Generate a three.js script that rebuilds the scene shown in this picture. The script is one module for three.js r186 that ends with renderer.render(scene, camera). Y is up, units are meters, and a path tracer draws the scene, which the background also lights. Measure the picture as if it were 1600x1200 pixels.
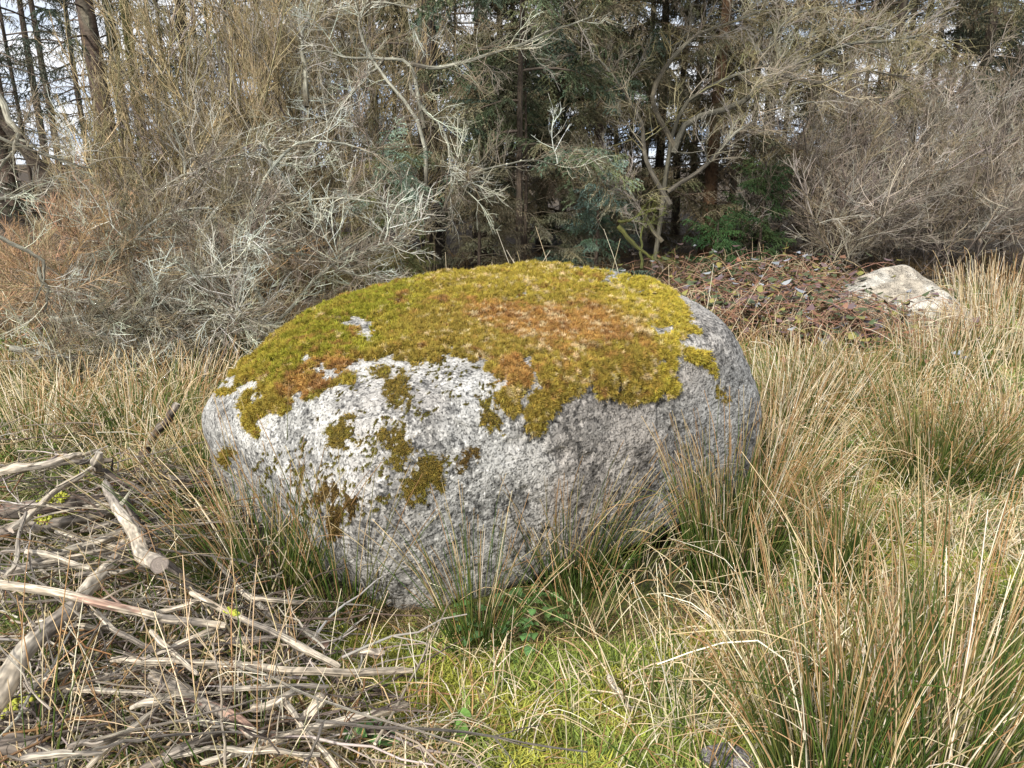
import * as THREE from 'three';

// ---------------------------------------------------------------- camera, sky, sun, exposure
const scene = new THREE.Scene();
const PITCH = 16.6 * Math.PI / 180, FOC = 1203, EYE = 1.6;
const camera = new THREE.PerspectiveCamera(53, 4 / 3, 0.1, 600);
camera.position.set(0, EYE, 0);
camera.rotation.set(-PITCH, 0, 0);
const renderer = new THREE.WebGLRenderer({ antialias: true });
renderer.toneMapping = THREE.LinearToneMapping;
renderer.toneMappingExposure = 1.28;
renderer.shadowMap.enabled = true;

// hash noise
const rng = (s) => () => { s = (s + 0x6d2b79f5) | 0; let t = Math.imul(s ^ (s >>> 15), 1 | s); t = (t + Math.imul(t ^ (t >>> 7), 61 | t)) ^ t; return ((t ^ (t >>> 14)) >>> 0) / 4294967296; };
let rnd = rng(11);
const seed = (s) => { rnd = rng(s * 7919 + 13); };
const U = (a, b) => a + (b - a) * rnd();
const hsh = (x, y, z) => { let n = (Math.imul(x, 374761393) + Math.imul(y, 668265263) + Math.imul(z, 1440662683)) | 0; n = Math.imul(n ^ (n >>> 13), 1274126177); n = Math.imul(n ^ (n >>> 15), 1103515245); return ((n ^ (n >>> 16)) >>> 0) / 4294967296; };
const sm = (t) => t * t * (3 - 2 * t), mix = (a, b, t) => a + (b - a) * t, clamp = (x, a = 0, b = 1) => Math.min(b, Math.max(a, x));
const ss = (a, b, x) => sm(clamp((x - a) / (b - a)));
function vn(x, y, z = 0) {
  const i = Math.floor(x), j = Math.floor(y), k = Math.floor(z), u = sm(x - i), v = sm(y - j), w = sm(z - k);
  const f = (c) => mix(mix(hsh(i, j, c), hsh(i + 1, j, c), u), mix(hsh(i, j + 1, c), hsh(i + 1, j + 1, c), u), v);
  return mix(f(k), f(k + 1), w);
}
function fbm(x, y, z, o = 4) { let s = 0, a = .5, t = 0; for (let i = 0; i < o; i++) { s += a * vn(x, y, z); t += a; a *= .5; x = x * 2.03 + 7.1; y = y * 2.03 + 3.7; z = z * 2.03 + 1.9; } return s / t; }
function tn(x, y, p, s = 0) {   // noise that repeats after p cells
  const i = Math.floor(x), j = Math.floor(y), u = sm(x - i), v = sm(y - j), m = (a) => ((a % p) + p) % p;
  return mix(mix(hsh(m(i), m(j), s), hsh(m(i + 1), m(j), s), u), mix(hsh(m(i), m(j + 1), s), hsh(m(i + 1), m(j + 1), s), u), v);
}
function tf(u, v, p, o, s = 0) { let r = 0, a = .5, t = 0; for (let i = 0; i < o; i++) { r += a * tn(u * p, v * p, p, s + i); t += a; a *= .5; p *= 2; } return r / t; }
function tex(n, fn, srgb = true) {
  const d = new Uint8Array(n * n * 4);
  for (let j = 0; j < n; j++) for (let i = 0; i < n; i++) {
    const c = fn(i / n, j / n), k = (j * n + i) * 4;
    if (typeof c === 'number') d[k] = d[k + 1] = d[k + 2] = clamp(c) * 255; else { d[k] = clamp(c[0]) * 255; d[k + 1] = clamp(c[1]) * 255; d[k + 2] = clamp(c[2]) * 255; }
    d[k + 3] = 255;
  }
  const t = new THREE.DataTexture(d, n, n); t.wrapS = t.wrapT = THREE.RepeatWrapping; t.magFilter = THREE.LinearFilter; t.minFilter = THREE.LinearMipmapLinearFilter; t.generateMipmaps = true;
  if (srgb) t.colorSpace = THREE.SRGBColorSpace; t.needsUpdate = true; return t;
}
{ // bright broken cloud over pale blue
  const w = 1024, h = 512, d = new Float32Array(w * h * 4);
  for (let j = 0; j < h; j++) for (let i = 0; i < w; i++) {
    const el = (j / h - .5) * Math.PI, az = i / w * 2 * Math.PI, x = Math.cos(az) * Math.cos(el), z = Math.sin(az) * Math.cos(el), y = Math.abs(Math.sin(el)) + .12;
    const c = ss(.28, .56, fbm(x / y * .9 + 9, z / y * .9 + 4, 3, 5)), b = .85 + .3 * fbm(x / y * 2.3, z / y * 2.3, 8, 4);
    const k = (j * w + i) * 4;
    d[k] = mix(.60, .98 * b, c); d[k + 1] = mix(.74, 1.0 * b, c); d[k + 2] = mix(.95, 1.04 * b, c); d[k + 3] = 1;
  }
  const t = new THREE.DataTexture(d, w, h, THREE.RGBAFormat, THREE.FloatType); t.mapping = THREE.EquirectangularReflectionMapping; t.magFilter = THREE.LinearFilter; t.needsUpdate = true;
  scene.background = t; scene.environment = t; scene.backgroundIntensity = .9; scene.environmentIntensity = .9;
}
const sun = new THREE.DirectionalLight(new THREE.Color(1, .965, .9), 4.5);
sun.position.set(-10.5, 16, 14); sun.target.position.set(0, 0, -4); scene.add(sun, sun.target);
sun.castShadow = true; sun.shadow.radius = 7; sun.shadow.mapSize.set(4096, 4096);
Object.assign(sun.shadow.camera, { left: -22, right: 22, top: 22, bottom: -22, near: 1, far: 80 });

// ---------------------------------------------------------------- helpers
const V = (x, y, z) => new THREE.Vector3(x, y, z);
const usedNames = {};
function numbered(n) { const k = usedNames[n] = (usedNames[n] ?? -1) + 1; return k ? n + '_' + String(k).padStart(3, '0') : n; }
function tag(o, label, category, group, kind) { const u = {}; if (label) u.label = label; if (category) u.category = category; if (group) u.group = group; if (kind) u.kind = kind; o.userData = u; return o; }
function base(name, p = [0, 0, 0]) { const g = new THREE.Group(); g.name = numbered(name); g.position.set(...p); scene.add(g); return g; }
function shadowed(m) { m.castShadow = m.receiveShadow = true; return m; }
function put(name, geo, mat, parent, kind) { const m = shadowed(new THREE.Mesh(geo, mat)); m.name = parent === scene ? numbered(name) : name; if (kind) m.userData.kind = kind; parent.add(m); return m; }
function copies(name, geo, mat, list, parent) {   // many alike small pieces: [matrix, r, g, b]
  const m = shadowed(new THREE.InstancedMesh(geo, mat, list.length)), c = new THREE.Color();
  list.forEach((e, i) => { m.setMatrixAt(i, e[0]); m.setColorAt(i, c.setRGB(e[1], e[2], e[3])); });
  m.name = parent === scene ? numbered(name) : name; m.userData.kind = 'stuff'; parent.add(m); return m;
}
class MB {
  constructor() { this.p = []; this.n = []; this.c = []; this.u = []; this.i = []; }
  get count() { return this.p.length / 3; }
  vert(x, y, z, nx, ny, nz, c, u = 0, v = 0) { this.p.push(x, y, z); this.n.push(nx, ny, nz); this.c.push(c[0], c[1], c[2]); this.u.push(u, v); }
  tube(pts, rad, col, sides = 3, cap = false, wob = 0) {   // rad(t, a), col(t, a): t along, a around
    const n = pts.length, o = this.count; let nx = 0, ny = 0, nz = 0, len = 0;
    const R_ = typeof rad === 'function' ? rad : (t) => mix(rad[0], rad[1], t), C_ = typeof col === 'function' ? col : () => col;
    for (let k = 0; k < n; k++) {
      const a = pts[Math.max(0, k - 1)], b = pts[Math.min(n - 1, k + 1)]; let tx = b.x - a.x, ty = b.y - a.y, tz = b.z - a.z; const l = Math.hypot(tx, ty, tz) || 1; tx /= l; ty /= l; tz /= l;
      if (k === 0) { if (Math.abs(ty) < .9) { nx = -tz; ny = 0; nz = tx; } else { nx = 1; ny = 0; nz = 0; } }
      const d = nx * tx + ny * ty + nz * tz; nx -= d * tx; ny -= d * ty; nz -= d * tz; const m = Math.hypot(nx, ny, nz) || 1; nx /= m; ny /= m; nz /= m;
      const bx = ty * nz - tz * ny, by = tz * nx - tx * nz, bz = tx * ny - ty * nx, t = k / (n - 1);
      if (k) len += pts[k].distanceTo(pts[k - 1]);
      for (let s = 0; s < sides + (sides > 5 ? 1 : 0); s++) {
        const q = s % sides, A = q / sides * 6.2832, cx = Math.cos(A), sx = Math.sin(A), X = nx * cx + bx * sx, Y = ny * cx + by * sx, Z = nz * cx + bz * sx, r = R_(t, q) * (wob ? 1 + wob * (hsh(k, q, o) - .5) : 1);
        this.vert(pts[k].x + X * r, pts[k].y + Y * r, pts[k].z + Z * r, X, Y, Z, C_(t, q), s / sides * .25, len);
      }
    }
    const w = sides + (sides > 5 ? 1 : 0);
    for (let k = 0; k < n - 1; k++) for (let s = 0; s < sides; s++) { const e = sides > 5 ? s + 1 : (s + 1) % sides, a = o + k * w + s, b = o + k * w + e, c = a + w, d = b + w; this.i.push(a, b, c, b, d, c); }
    if (cap) for (const k of [0, n - 1]) {
      const q = this.count, t = pts[k].clone().sub(pts[k ? k - 1 : 1]).normalize(), cc = cap === true ? C_(k ? 1 : 0, 0) : cap;
      this.vert(pts[k].x, pts[k].y, pts[k].z, t.x, t.y, t.z, cc);
      for (let s = 0; s < sides; s++) { const z = (o + k * w + s) * 3; this.vert(this.p[z], this.p[z + 1], this.p[z + 2], t.x, t.y, t.z, cc); }
      for (let s = 0; s < sides; s++) { const e = q + 1 + s, f = q + 1 + (s + 1) % sides; k ? this.i.push(q, e, f) : this.i.push(q, f, e); }
    }
    return this;
  }
  ribbon(pts, w, col, side) {   // flat blade; side: a vector across it
    const o = this.count, n = pts.length;
    for (let k = 0; k < n; k++) {
      const t = k / (n - 1), a = pts[Math.max(0, k - 1)], b = pts[Math.min(n - 1, k + 1)], T = b.clone().sub(a), N = side.clone().cross(T).normalize(), r = w * (1 - .85 * t * t) / 2, c = typeof col === 'function' ? col(t) : col;
      this.vert(pts[k].x - side.x * r, pts[k].y - side.y * r, pts[k].z - side.z * r, N.x, N.y, N.z, c, 0, t);
      this.vert(pts[k].x + side.x * r, pts[k].y + side.y * r, pts[k].z + side.z * r, N.x, N.y, N.z, c, 1, t);
    }
    for (let k = 0; k < n - 1; k++) { const a = o + k * 2; this.i.push(a, a + 1, a + 2, a + 1, a + 3, a + 2); }
    return this;
  }
  tri(a, b, c, col) {
    const o = this.count, N = b.clone().sub(a).cross(c.clone().sub(a)).normalize();
    for (const q of [a, b, c]) this.vert(q.x, q.y, q.z, N.x, N.y, N.z, col);
    this.i.push(o, o + 1, o + 2);
  }
  blob(x, y, z, r, col, sy = 1) {
    const o = this.count, k = [[1, 0, 0], [-1, 0, 0], [0, 1, 0], [0, -1, 0], [0, 0, 1], [0, 0, -1]];
    for (const d of k) { const q = r * U(.7, 1.3); this.vert(x + d[0] * q, y + d[1] * q * sy, z + d[2] * q, d[0], d[1], d[2], col); }
    for (const [a, b, c] of [[0, 2, 4], [4, 2, 1], [1, 2, 5], [5, 2, 0], [4, 3, 0], [1, 3, 4], [5, 3, 1], [0, 3, 5]]) this.i.push(o + a, o + b, o + c);
  }
  geo() {
    const g = new THREE.BufferGeometry(), f = (a, n) => new THREE.BufferAttribute(new Float32Array(a), n);
    g.setAttribute('position', f(this.p, 3)); g.setAttribute('normal', f(this.n, 3)); g.setAttribute('color', f(this.c, 3)); g.setAttribute('uv', f(this.u, 2)); g.setIndex(new THREE.BufferAttribute(new Uint32Array(this.i), 1)); return g;
  }
  build(name, mat, parent, kind) { return put(name, this.geo(), mat, parent, kind); }
}
const vary = (c, a = .2) => { const f = 1 + U(-a, a); return [c[0] * f * U(.94, 1.06), c[1] * f, c[2] * f * U(.92, 1.08)]; };
// points read off the photograph (1600 x 1200): at a forward depth, or at a height above the ground
const cp = Math.cos(PITCH), sp = Math.sin(PITCH);
const ray = (x, y) => V((x - 800) / FOC, -sp + (600 - y) / FOC * cp, -cp - (600 - y) / FOC * sp);
const at = (x, y, d) => ray(x, y).multiplyScalar(d).add(V(0, EYE, 0));
const pileH = (x, z) => .10 * ss(2.2, 1.2, Math.hypot((x + 1.75) / 1.2, (z + 2.6) / 1.2));
function gh(x, z) {
  const d = Math.hypot(x, z);
  return .09 * (fbm(x * .8, z * .8, 2, 3) - .5) * ss(1, 3, d) + .035 * (fbm(x * 3.3 + 4, z * 3.3, 5, 2) - .5) + pileH(x, z) - .05 * ss(1.45, .95, Math.hypot((x + .1) / 1.16, (z + 3.05) / .85)) - .055 * Math.max(0, d - 24) * ss(24, 30, d) * ss(400, 60, d) - 2.4 * ss(60, 120, d);
}
function on(x, y, h = 0) { const r = ray(x, y); let g = 0, p; for (let k = 0; k < 4; k++) { const t = (EYE - g - h) / -Math.min(r.y, -.02); p = r.clone().multiplyScalar(t).add(V(0, EYE, 0)); g = gh(p.x, p.z); } return p; }
const stand = (x, d) => { const p = at(x, 240, d); return [p.x, gh(p.x, p.z), p.z]; };
const smooth = (pts, n) => new THREE.CatmullRomCurve3(pts, false, 'centripetal').getPoints(n);
function inPoly(x, y, P) { let r = false; for (let i = 0, j = P.length - 1; i < P.length; j = i++) if ((P[i][1] > y) !== (P[j][1] > y) && x < (P[j][0] - P[i][0]) * (y - P[i][1]) / (P[j][1] - P[i][1]) + P[i][0]) r = !r; return r; }
function sdPoly(x, y, P) { let m = 1e9; for (let i = 0, j = P.length - 1; i < P.length; j = i++) { const ex = P[i][0] - P[j][0], ey = P[i][1] - P[j][1], wx = x - P[j][0], wy = y - P[j][1], t = clamp((wx * ex + wy * ey) / (ex * ex + ey * ey)), dx = wx - ex * t, dy = wy - ey * t; m = Math.min(m, dx * dx + dy * dy); } return Math.sqrt(m) * (inPoly(x, y, P) ? -1 : 1); }

// ---------------------------------------------------------------- materials
const barkTex = tex(512, (u, v) => { const s = tf(u * 1, v, 8, 3, 3), f = tn(u * 64, v * 12, 64, 5) * .5 + tn(u * 128, v * 40, 128, 9) * .5; const k = .48 + .62 * f * (.55 + .75 * s); return [k, k * .99, k * .97]; });
const barkBump = tex(512, (u, v) => tn(u * 64, v * 12, 64, 5) * .55 + tf(u, v, 32, 3, 8) * .45, false);
const M = {
  bark: new THREE.MeshStandardMaterial({ vertexColors: true, roughness: .9, map: barkTex, bumpMap: barkBump, bumpScale: .009 }),
  trunk: new THREE.MeshStandardMaterial({ vertexColors: true, roughness: .95, map: barkTex, bumpMap: barkBump, bumpScale: .02 }),
  twig: new THREE.MeshPhysicalMaterial({ vertexColors: true, roughness: .95, specularIntensity: .3 }),
  rush: new THREE.MeshPhysicalMaterial({ vertexColors: true, roughness: .7, specularIntensity: .5 }),
  leaf: new THREE.MeshStandardMaterial({ vertexColors: true, roughness: .5, side: THREE.DoubleSide }),
  dull: new THREE.MeshPhysicalMaterial({ vertexColors: true, roughness: .95, specularIntensity: .3, side: THREE.DoubleSide }),
  needle: new THREE.MeshPhysicalMaterial({ vertexColors: true, roughness: .85, specularIntensity: .4, side: THREE.DoubleSide }),
};
const WHITE = [1, 1, 1];

// ---------------------------------------------------------------- ground
const LIME = [.27, .29, .06], STRAW = [.46, .36, .18], GREEN = [.12, .17, .04], DUFF = [.085, .058, .034], SOIL = [.06, .045, .03];
function cover(x, z) {   // how much of each kind of ground there is at a place
  const n = fbm(x * 1.7, z * 1.7, 3, 4), m = fbm(x * 4.1 + 8, z * 4.1, 9, 3);
  const wood = ss(6.2, 9.5, -z + (x < -1 ? 1.2 : 0) - (x > 2.2 ? 1.2 : 0) + (n - .5) * 2);
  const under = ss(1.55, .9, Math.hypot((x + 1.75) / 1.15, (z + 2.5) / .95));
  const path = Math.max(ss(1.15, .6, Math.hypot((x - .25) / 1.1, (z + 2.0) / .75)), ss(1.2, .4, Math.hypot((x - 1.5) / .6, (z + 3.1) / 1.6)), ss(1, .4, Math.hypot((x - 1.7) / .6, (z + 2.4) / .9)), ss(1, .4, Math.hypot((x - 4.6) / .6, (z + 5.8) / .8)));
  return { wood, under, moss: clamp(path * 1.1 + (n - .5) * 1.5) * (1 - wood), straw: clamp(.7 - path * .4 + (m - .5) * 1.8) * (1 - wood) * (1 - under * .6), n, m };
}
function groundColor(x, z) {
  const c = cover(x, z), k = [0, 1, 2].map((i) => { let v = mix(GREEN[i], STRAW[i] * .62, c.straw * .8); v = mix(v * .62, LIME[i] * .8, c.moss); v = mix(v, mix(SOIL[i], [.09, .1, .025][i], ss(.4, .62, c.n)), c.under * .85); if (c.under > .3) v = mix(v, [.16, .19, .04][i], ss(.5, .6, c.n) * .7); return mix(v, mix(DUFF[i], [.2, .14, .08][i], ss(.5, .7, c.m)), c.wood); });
  return k;
}
{
  const xs = [], zs = [];
  for (let k = -130; k <= 130; k++) xs.push(Math.sign(k) * (Math.abs(k) * .04 + Math.pow(Math.abs(k) / 130, 6) * 320));
  for (let k = 0; k <= 260; k++) zs.push(5 - k * .0461 - Math.pow(k / 260, 9) * 330);
  const g = new MB();
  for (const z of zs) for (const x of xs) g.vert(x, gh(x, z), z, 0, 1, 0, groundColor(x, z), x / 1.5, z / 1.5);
  const w = xs.length;
  for (let j = 0; j < zs.length - 1; j++) for (let i = 0; i < w - 1; i++) { const a = j * w + i; g.i.push(a, a + 1, a + w, a + 1, a + w + 1, a + w); }
  const geo = g.geo(); geo.computeVertexNormals();
  const gt = tex(1024, (u, v) => { const a = tf(u, v, 64, 3, 1), b = tf(u, v, 12, 3, 5), s = tn(u * 300, v * 90, 300, 7) > .78 ? .25 : 0, s2 = tn(u * 70, v * 320, 320, 4) > .8 ? .22 : 0, k = .5 + .35 * a + .25 * b + s + s2; return [k * .86, k * .84, k * .78]; });
  const gb = tex(1024, (u, v) => tf(u, v, 64, 4, 1) * .7 + (tn(u * 300, v * 90, 300, 7) > .78 ? .25 : 0), false);
  put('ground', geo, new THREE.MeshStandardMaterial({ vertexColors: true, map: gt, bumpMap: gb, bumpScale: .03, roughness: 1 }), scene, 'structure');
}

// ---------------------------------------------------------------- the boulders
const graniteTex = tex(2048, (u, v) => {
  const a = tn(u * 420, v * 420, 420, 1), b = tn(u * 230, v * 230, 230, 2), c = tn(u * 760, v * 760, 760, 3), l = tf(u, v, 14, 5, 21), p = tf(u, v, 60, 3, 31);
  const g2 = tf(u, v, 110, 3, 51); let k = .74 + .12 * (c - .5) + .12 * (p - .5) - .16 * ss(.52, .70, g2);
  k -= .32 * ss(.58, .76, a) * (.6 + .4 * c); k += .2 * ss(.62, .82, b); k -= .22 * ss(.66, .86, tn(u * 130 + 3, v * 130, 130, 6));
  const w = ss(.50, .60, l * .75 + g2 * .25); k = mix(k, .96 - .3 * ss(.58, .8, a), w * .5);
  k *= 1 - .1 * ss(.42, .36, l);
  return [k, k * .992, k * .975];
});
const graniteBump = tex(2048, (u, v) => { const l = tf(u, v, 14, 5, 21), p = tf(u, v, 60, 4, 31), pit = ss(.62, .8, tn(u * 70, v * 70, 70, 12)) * .3, q = ss(.6, .85, tn(u * 190, v * 190, 190, 15)) * .16; const g2 = tf(u, v, 110, 3, 51); return .5 + .2 * (l - .5) + .25 * (p - .5) - .3 * ss(.5, .75, g2) - pit * .7 - q + .08 * ss(.52, .6, l); }, false);
M.granite = new THREE.MeshStandardMaterial({ vertexColors: true, map: graniteTex, bumpMap: graniteBump, bumpScale: .0085, roughness: .92 });
M.moss = new THREE.MeshStandardMaterial({ vertexColors: true, roughness: 1, map: tex(512, (u, v) => { const k = .45 + .6 * tf(u, v, 64, 3, 2); return [k, k, k * .95]; }), bumpMap: tex(512, (u, v) => tf(u, v, 80, 3, 2), false), bumpScale: .02 });
const BC = V(-.048, .553, -3.138);
const FACETS = [[0.001, 0.977, 0.212, 0.397], [-0.207, 0.95, -0.232, 0.67], [-0.481, 0.842, 0.243, 0.716], [-0.513, 0.496, 0.701, 0.847], [0.402, 0.361, 0.841, 0.618], [-0.008, -0.335, 0.942, 0.962], [-0.908, 0.187, 0.375, 1.277], [-0.679, -0.376, 0.63, 0.962], [0.836, 0.522, 0.17, 0.993], [0.766, 0.124, 0.631, 1.001], [0.505, -0.06, 0.861, 0.583], [0.923, -0.38, -0.064, 1.162], [-0.003, 0.288, -0.958, 0.813], [-0.645, 0.475, -0.598, 0.868], [0.73, 0.338, -0.594, 0.962], [0.113, -0.99, 0.081, 0.601], [-0.102, -0.499, -0.861, 0.695]];
function stoneR(d, F, p = 9) { let s = 0; for (const f of F) { const g = (d.x * f[0] + d.y * f[1] + d.z * f[2]) / f[3]; if (g > 0) s += Math.pow(g, p); } return Math.pow(s, -1 / p); }
// chart of the stone: angles from an axis that leaves its top front; e2 runs up and back
const AX = V(0, .75, .66).normalize(), E1 = V(1, 0, 0), E2 = V(0, AX.z, -AX.y);
const fromChart = (u, v) => { const w = Math.hypot(u, v), s = w > 1e-6 ? Math.sin(w) / w : 1; return AX.clone().multiplyScalar(Math.cos(w)).addScaledVector(E1, u * s).addScaledVector(E2, v * s); };
const MOSS_EDGE = [[-1.43,0.07],[-1.4,-0.06],[-1.27,-0.127],[-1.225,-0.324],[-1.196,-0.38],[-1.136,-0.401],[-1.133,-0.353],[-1.1,-0.347],[-1.058,-0.4],[-1.037,-0.371],[-0.978,-0.355],[-0.96,-0.329],[-0.874,-0.336],[-0.803,-0.359],[-0.816,-0.303],[-0.894,-0.231],[-0.945,-0.157],[-0.876,-0.214],[-0.789,-0.301],[-0.787,-0.272],[-0.726,-0.311],[-0.752,-0.248],[-0.831,-0.153],[-0.814,-0.104],[-0.706,-0.218],[-0.728,-0.135],[-0.7,-0.118],[-0.629,-0.138],[-0.52,-0.2],[-0.474,-0.191],[-0.387,-0.182],[-0.384,-0.07],[-0.294,-0.156],[-0.202,-0.181],[-0.109,-0.205],[-0.094,-0.29],[-0.025,-0.381],[-0.033,-0.445],[0.02,-0.51],[0.057,-0.561],[0.102,-0.561],[0.144,-0.618],[0.223,-0.666],[0.295,-0.648],[0.29,-0.59],[0.377,-0.531],[0.383,-0.463],[0.554,-0.368],[0.65,-0.387],[0.778,-0.344],[0.905,-0.347],[1.013,-0.276],[1.124,-0.227],[1.175,-0.13],[1.074,-0.095],[1.077,-0.03],[1.14,-0.014],[1.19,0.021],[1.282,0.016],[1.215,0.076],[1.127,0.125],[1.15,0.356],[1.181,0.534],[1.168,0.786],[1.122,0.97],[0.826,1.272],[0.343,1.653],[-0.49,1.505],[-1.05,1.22],[-1.42,0.76]];
const BARE = [[[-1.077,0.376],[-1.039,0.455],[-0.95,0.427],[-0.908,0.258],[-0.859,0.069],[-0.86,0.005],[-0.937,0.175],[-1.012,0.294]],[[0.861,1.26],[0.932,1.178],[0.956,1.046],[0.919,1.036]],[[0.189,-0.08],[0.259,-0.138],[0.22,-0.275],[0.243,-0.333],[0.207,-0.367],[0.183,-0.248]],[[0.117,-0.439],[0.184,-0.422],[0.177,-0.526],[0.125,-0.539]],[[0.121,1.159],[0.244,1.18],[0.302,1.09],[0.167,1.057]],[[1.053,0.866],[1.065,0.707],[1.074,0.72]],[[1.064,0.288],[1.096,0.325],[1.052,0.177],[1.036,0.192]],[[-1.095,-0.016],[-1.053,-0.012],[-0.995,-0.07],[-1.027,-0.103]]];
const PATCHES = [
[[-0.683,-0.227],[-0.675,-0.184],[-0.624,-0.202],[-0.607,-0.274],[-0.551,-0.306],[-0.552,-0.245],[-0.498,-0.314],[-0.431,-0.423],[-0.41,-0.479],[-0.442,-0.475],[-0.494,-0.437],[-0.555,-0.394],[-0.605,-0.32]],
[[-0.701,-0.478],[-0.644,-0.491],[-0.626,-0.535],[-0.572,-0.598],[-0.62,-0.59],[-0.655,-0.608],[-0.728,-0.588],[-0.74,-0.515],[-0.718,-0.508]],
[[-0.49,-0.572],[-0.459,-0.565],[-0.438,-0.598],[-0.412,-0.566],[-0.376,-0.589],[-0.37,-0.673],[-0.392,-0.685],[-0.422,-0.649],[-0.465,-0.612]],
[[-0.445,-0.686],[-0.413,-0.684],[-0.384,-0.706],[-0.394,-0.729],[-0.423,-0.725]],
[[-0.421,-0.823],[-0.411,-0.785],[-0.379,-0.771],[-0.361,-0.751],[-0.344,-0.723],[-0.314,-0.694],[-0.275,-0.715],[-0.258,-0.757],[-0.269,-0.81],[-0.267,-0.879],[-0.291,-0.845],[-0.315,-0.841],[-0.329,-0.9],[-0.367,-0.874],[-0.375,-0.851],[-0.403,-0.852]],
[[-0.764,-0.749],[-0.718,-0.718],[-0.661,-0.726],[-0.626,-0.757],[-0.577,-0.768],[-0.54,-0.796],[-0.547,-0.827],[-0.572,-0.859],[-0.603,-0.855],[-0.639,-0.881],[-0.673,-0.933],[-0.742,-0.959],[-0.785,-0.948],[-0.721,-0.846],[-0.676,-0.811],[-0.639,-0.8],[-0.695,-0.776],[-0.746,-0.795],[-0.887,-0.785],[-0.884,-0.771],[-0.795,-0.774]],
[[-0.084,-0.529],[-0.069,-0.47],[-0.035,-0.531],[-0.001,-0.557],[0.024,-0.615],[0.025,-0.659],[-0.028,-0.603],[-0.042,-0.644],[-0.075,-0.625]],
[[-0.148,-0.709],[-0.102,-0.708],[-0.113,-0.763],[-0.145,-0.788],[-0.184,-0.814],[-0.199,-0.774],[-0.18,-0.739]],
[[-1.62,-0.25],[-1.5,-0.31],[-1.371,-0.357],[-1.338,-0.392],[-1.449,-0.378],[-1.62,-0.31]],
[[1.312,-0.051],[1.354,-0.033],[1.421,-0.064],[1.364,-0.077]]];
function stoneGrid(N) {   // square grid pulled over the whole stone, finest about the chart's axis
  const out = [];
  for (let j = 0; j <= N; j++) for (let i = 0; i <= N; i++) {
    const a = i / N * 2 - 1, b = j / N * 2 - 1; let r, t;
    if (Math.abs(a) > Math.abs(b)) { r = Math.abs(a); t = Math.PI / 4 * b / a + (a < 0 ? Math.PI : 0); } else { r = Math.abs(b); t = b ? Math.PI / 2 - Math.PI / 4 * a / b + (b < 0 ? Math.PI : 0) : 0; }
    const w = 3.1 * (.72 * r + .28 * r * r * r); out.push([w * Math.cos(t), w * Math.sin(t)]);
  }
  return out;
}
// the stone's texture is laid on flat, facet by facet, so that its grain keeps one size
const LAY = [[0, .97, .2], [-.48, .5, .7], [.45, .2, .85], [0, -.33, .94], [.85, .45, .25], [.93, -.35, 0], [-.91, .19, .37], [-.48, .84, .24], [-.68, -.37, .63], [0, .3, -.95], [0, -1, 0]].map((a) => { const n = V(...a).normalize(), t = V(0, 1, .2).cross(n).normalize(); return [n, t, n.clone().cross(t)]; });
function facetUV(m, nor) {
  const g = new MB(), maps = LAY.map(() => new Map()), N = V();
  for (let k = 0; k < m.i.length; k += 3) {
    N.set(0, 0, 0); for (let j = 0; j < 3; j++) { const q = m.i[k + j]; N.x += nor.getX(q); N.y += nor.getY(q); N.z += nor.getZ(q); }
    let b = 0, d = -9; LAY.forEach((l, i) => { const e = l[0].dot(N); if (e > d) { d = e; b = i; } });
    for (let j = 0; j < 3; j++) { const q = m.i[k + j], M_ = maps[b]; if (!M_.has(q)) { M_.set(q, g.count); const x = m.p[q * 3], y = m.p[q * 3 + 1], z = m.p[q * 3 + 2], [, t, w] = LAY[b]; g.vert(x, y, z, nor.getX(q), nor.getY(q), nor.getZ(q), [m.c[q * 3], m.c[q * 3 + 1], m.c[q * 3 + 2]], (x * t.x + y * t.y + z * t.z) / 2 + b * .37, (x * w.x + y * w.y + z * w.z) / 2 + b * .21); } g.i.push(M_.get(q)); }
  }
  return g.geo();
}
const specks = [];
{
  seed(5);
  const zone = [[-1.05, -.45], [-.9, -.5], [-.75, -.38], [-.66, -.22], [-.45, -.14], [-.3, -.1], [-.08, -.16], [-.02, -.3], [.05, -.45], [-.02, -.62], [-.2, -.75], [-.45, -.82], [-.7, -.85], [-1.2, -.75], [-1.3, -.5]];
  while (specks.length < 330) { const u = U(-1.4, .1), v = U(-.9, 0); if (inPoly(u + .05, v + .05, zone) && fbm(u * 9, v * 9, 4, 2) > .45) specks.push([u, v, U(.005, .0085) * (rnd() < .12 ? U(1.4, 2.1) : 1), U(0, 3)]); }
}
function mossDepth(u, v, d) {   // signed distance (radians, negative inside) to the nearest moss, and which
  let best = sdPoly(u, v, MOSS_EDGE), which = 0;
  for (const h of BARE) if (best < 0 && Math.hypot(u - h[0][0], v - h[0][1]) < .45) { const s = sdPoly(u, v, h); best = Math.max(best, -s - .004); }
  if (u > -1.9 && u < .2 && v < 0 && v > -1 || u > 1.3) PATCHES.forEach((p, k) => { const c = p[0]; if (Math.abs(u - c[0]) < .35 && Math.abs(v - c[1]) < .35) { const s = sdPoly(u, v, p); if (s < best) { best = s; which = k + 1; } } });
  const e = (fbm(u * 34, v * 34, 1, 3) - .5) * .05 + (vn(u * 130, v * 55, 6) - .5) * .028;
  best += which ? e * .9 + (fbm(u * 70, v * 70, 12, 2) - .5) * .05 + .03 * ss(.6, .75, vn(u * 55, v * 55, 3)) : e; 
  if (!which && best < .02) best += .09 * ss(.57, .68, fbm(u * 17, v * 17, 17, 4)) * ss(-.2, -.02, best) + .16 * ss(.66, .72, fbm(u * 21, v * 21, 27, 3));
  return [best - (which ? .017 : .013), which];
}
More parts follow.
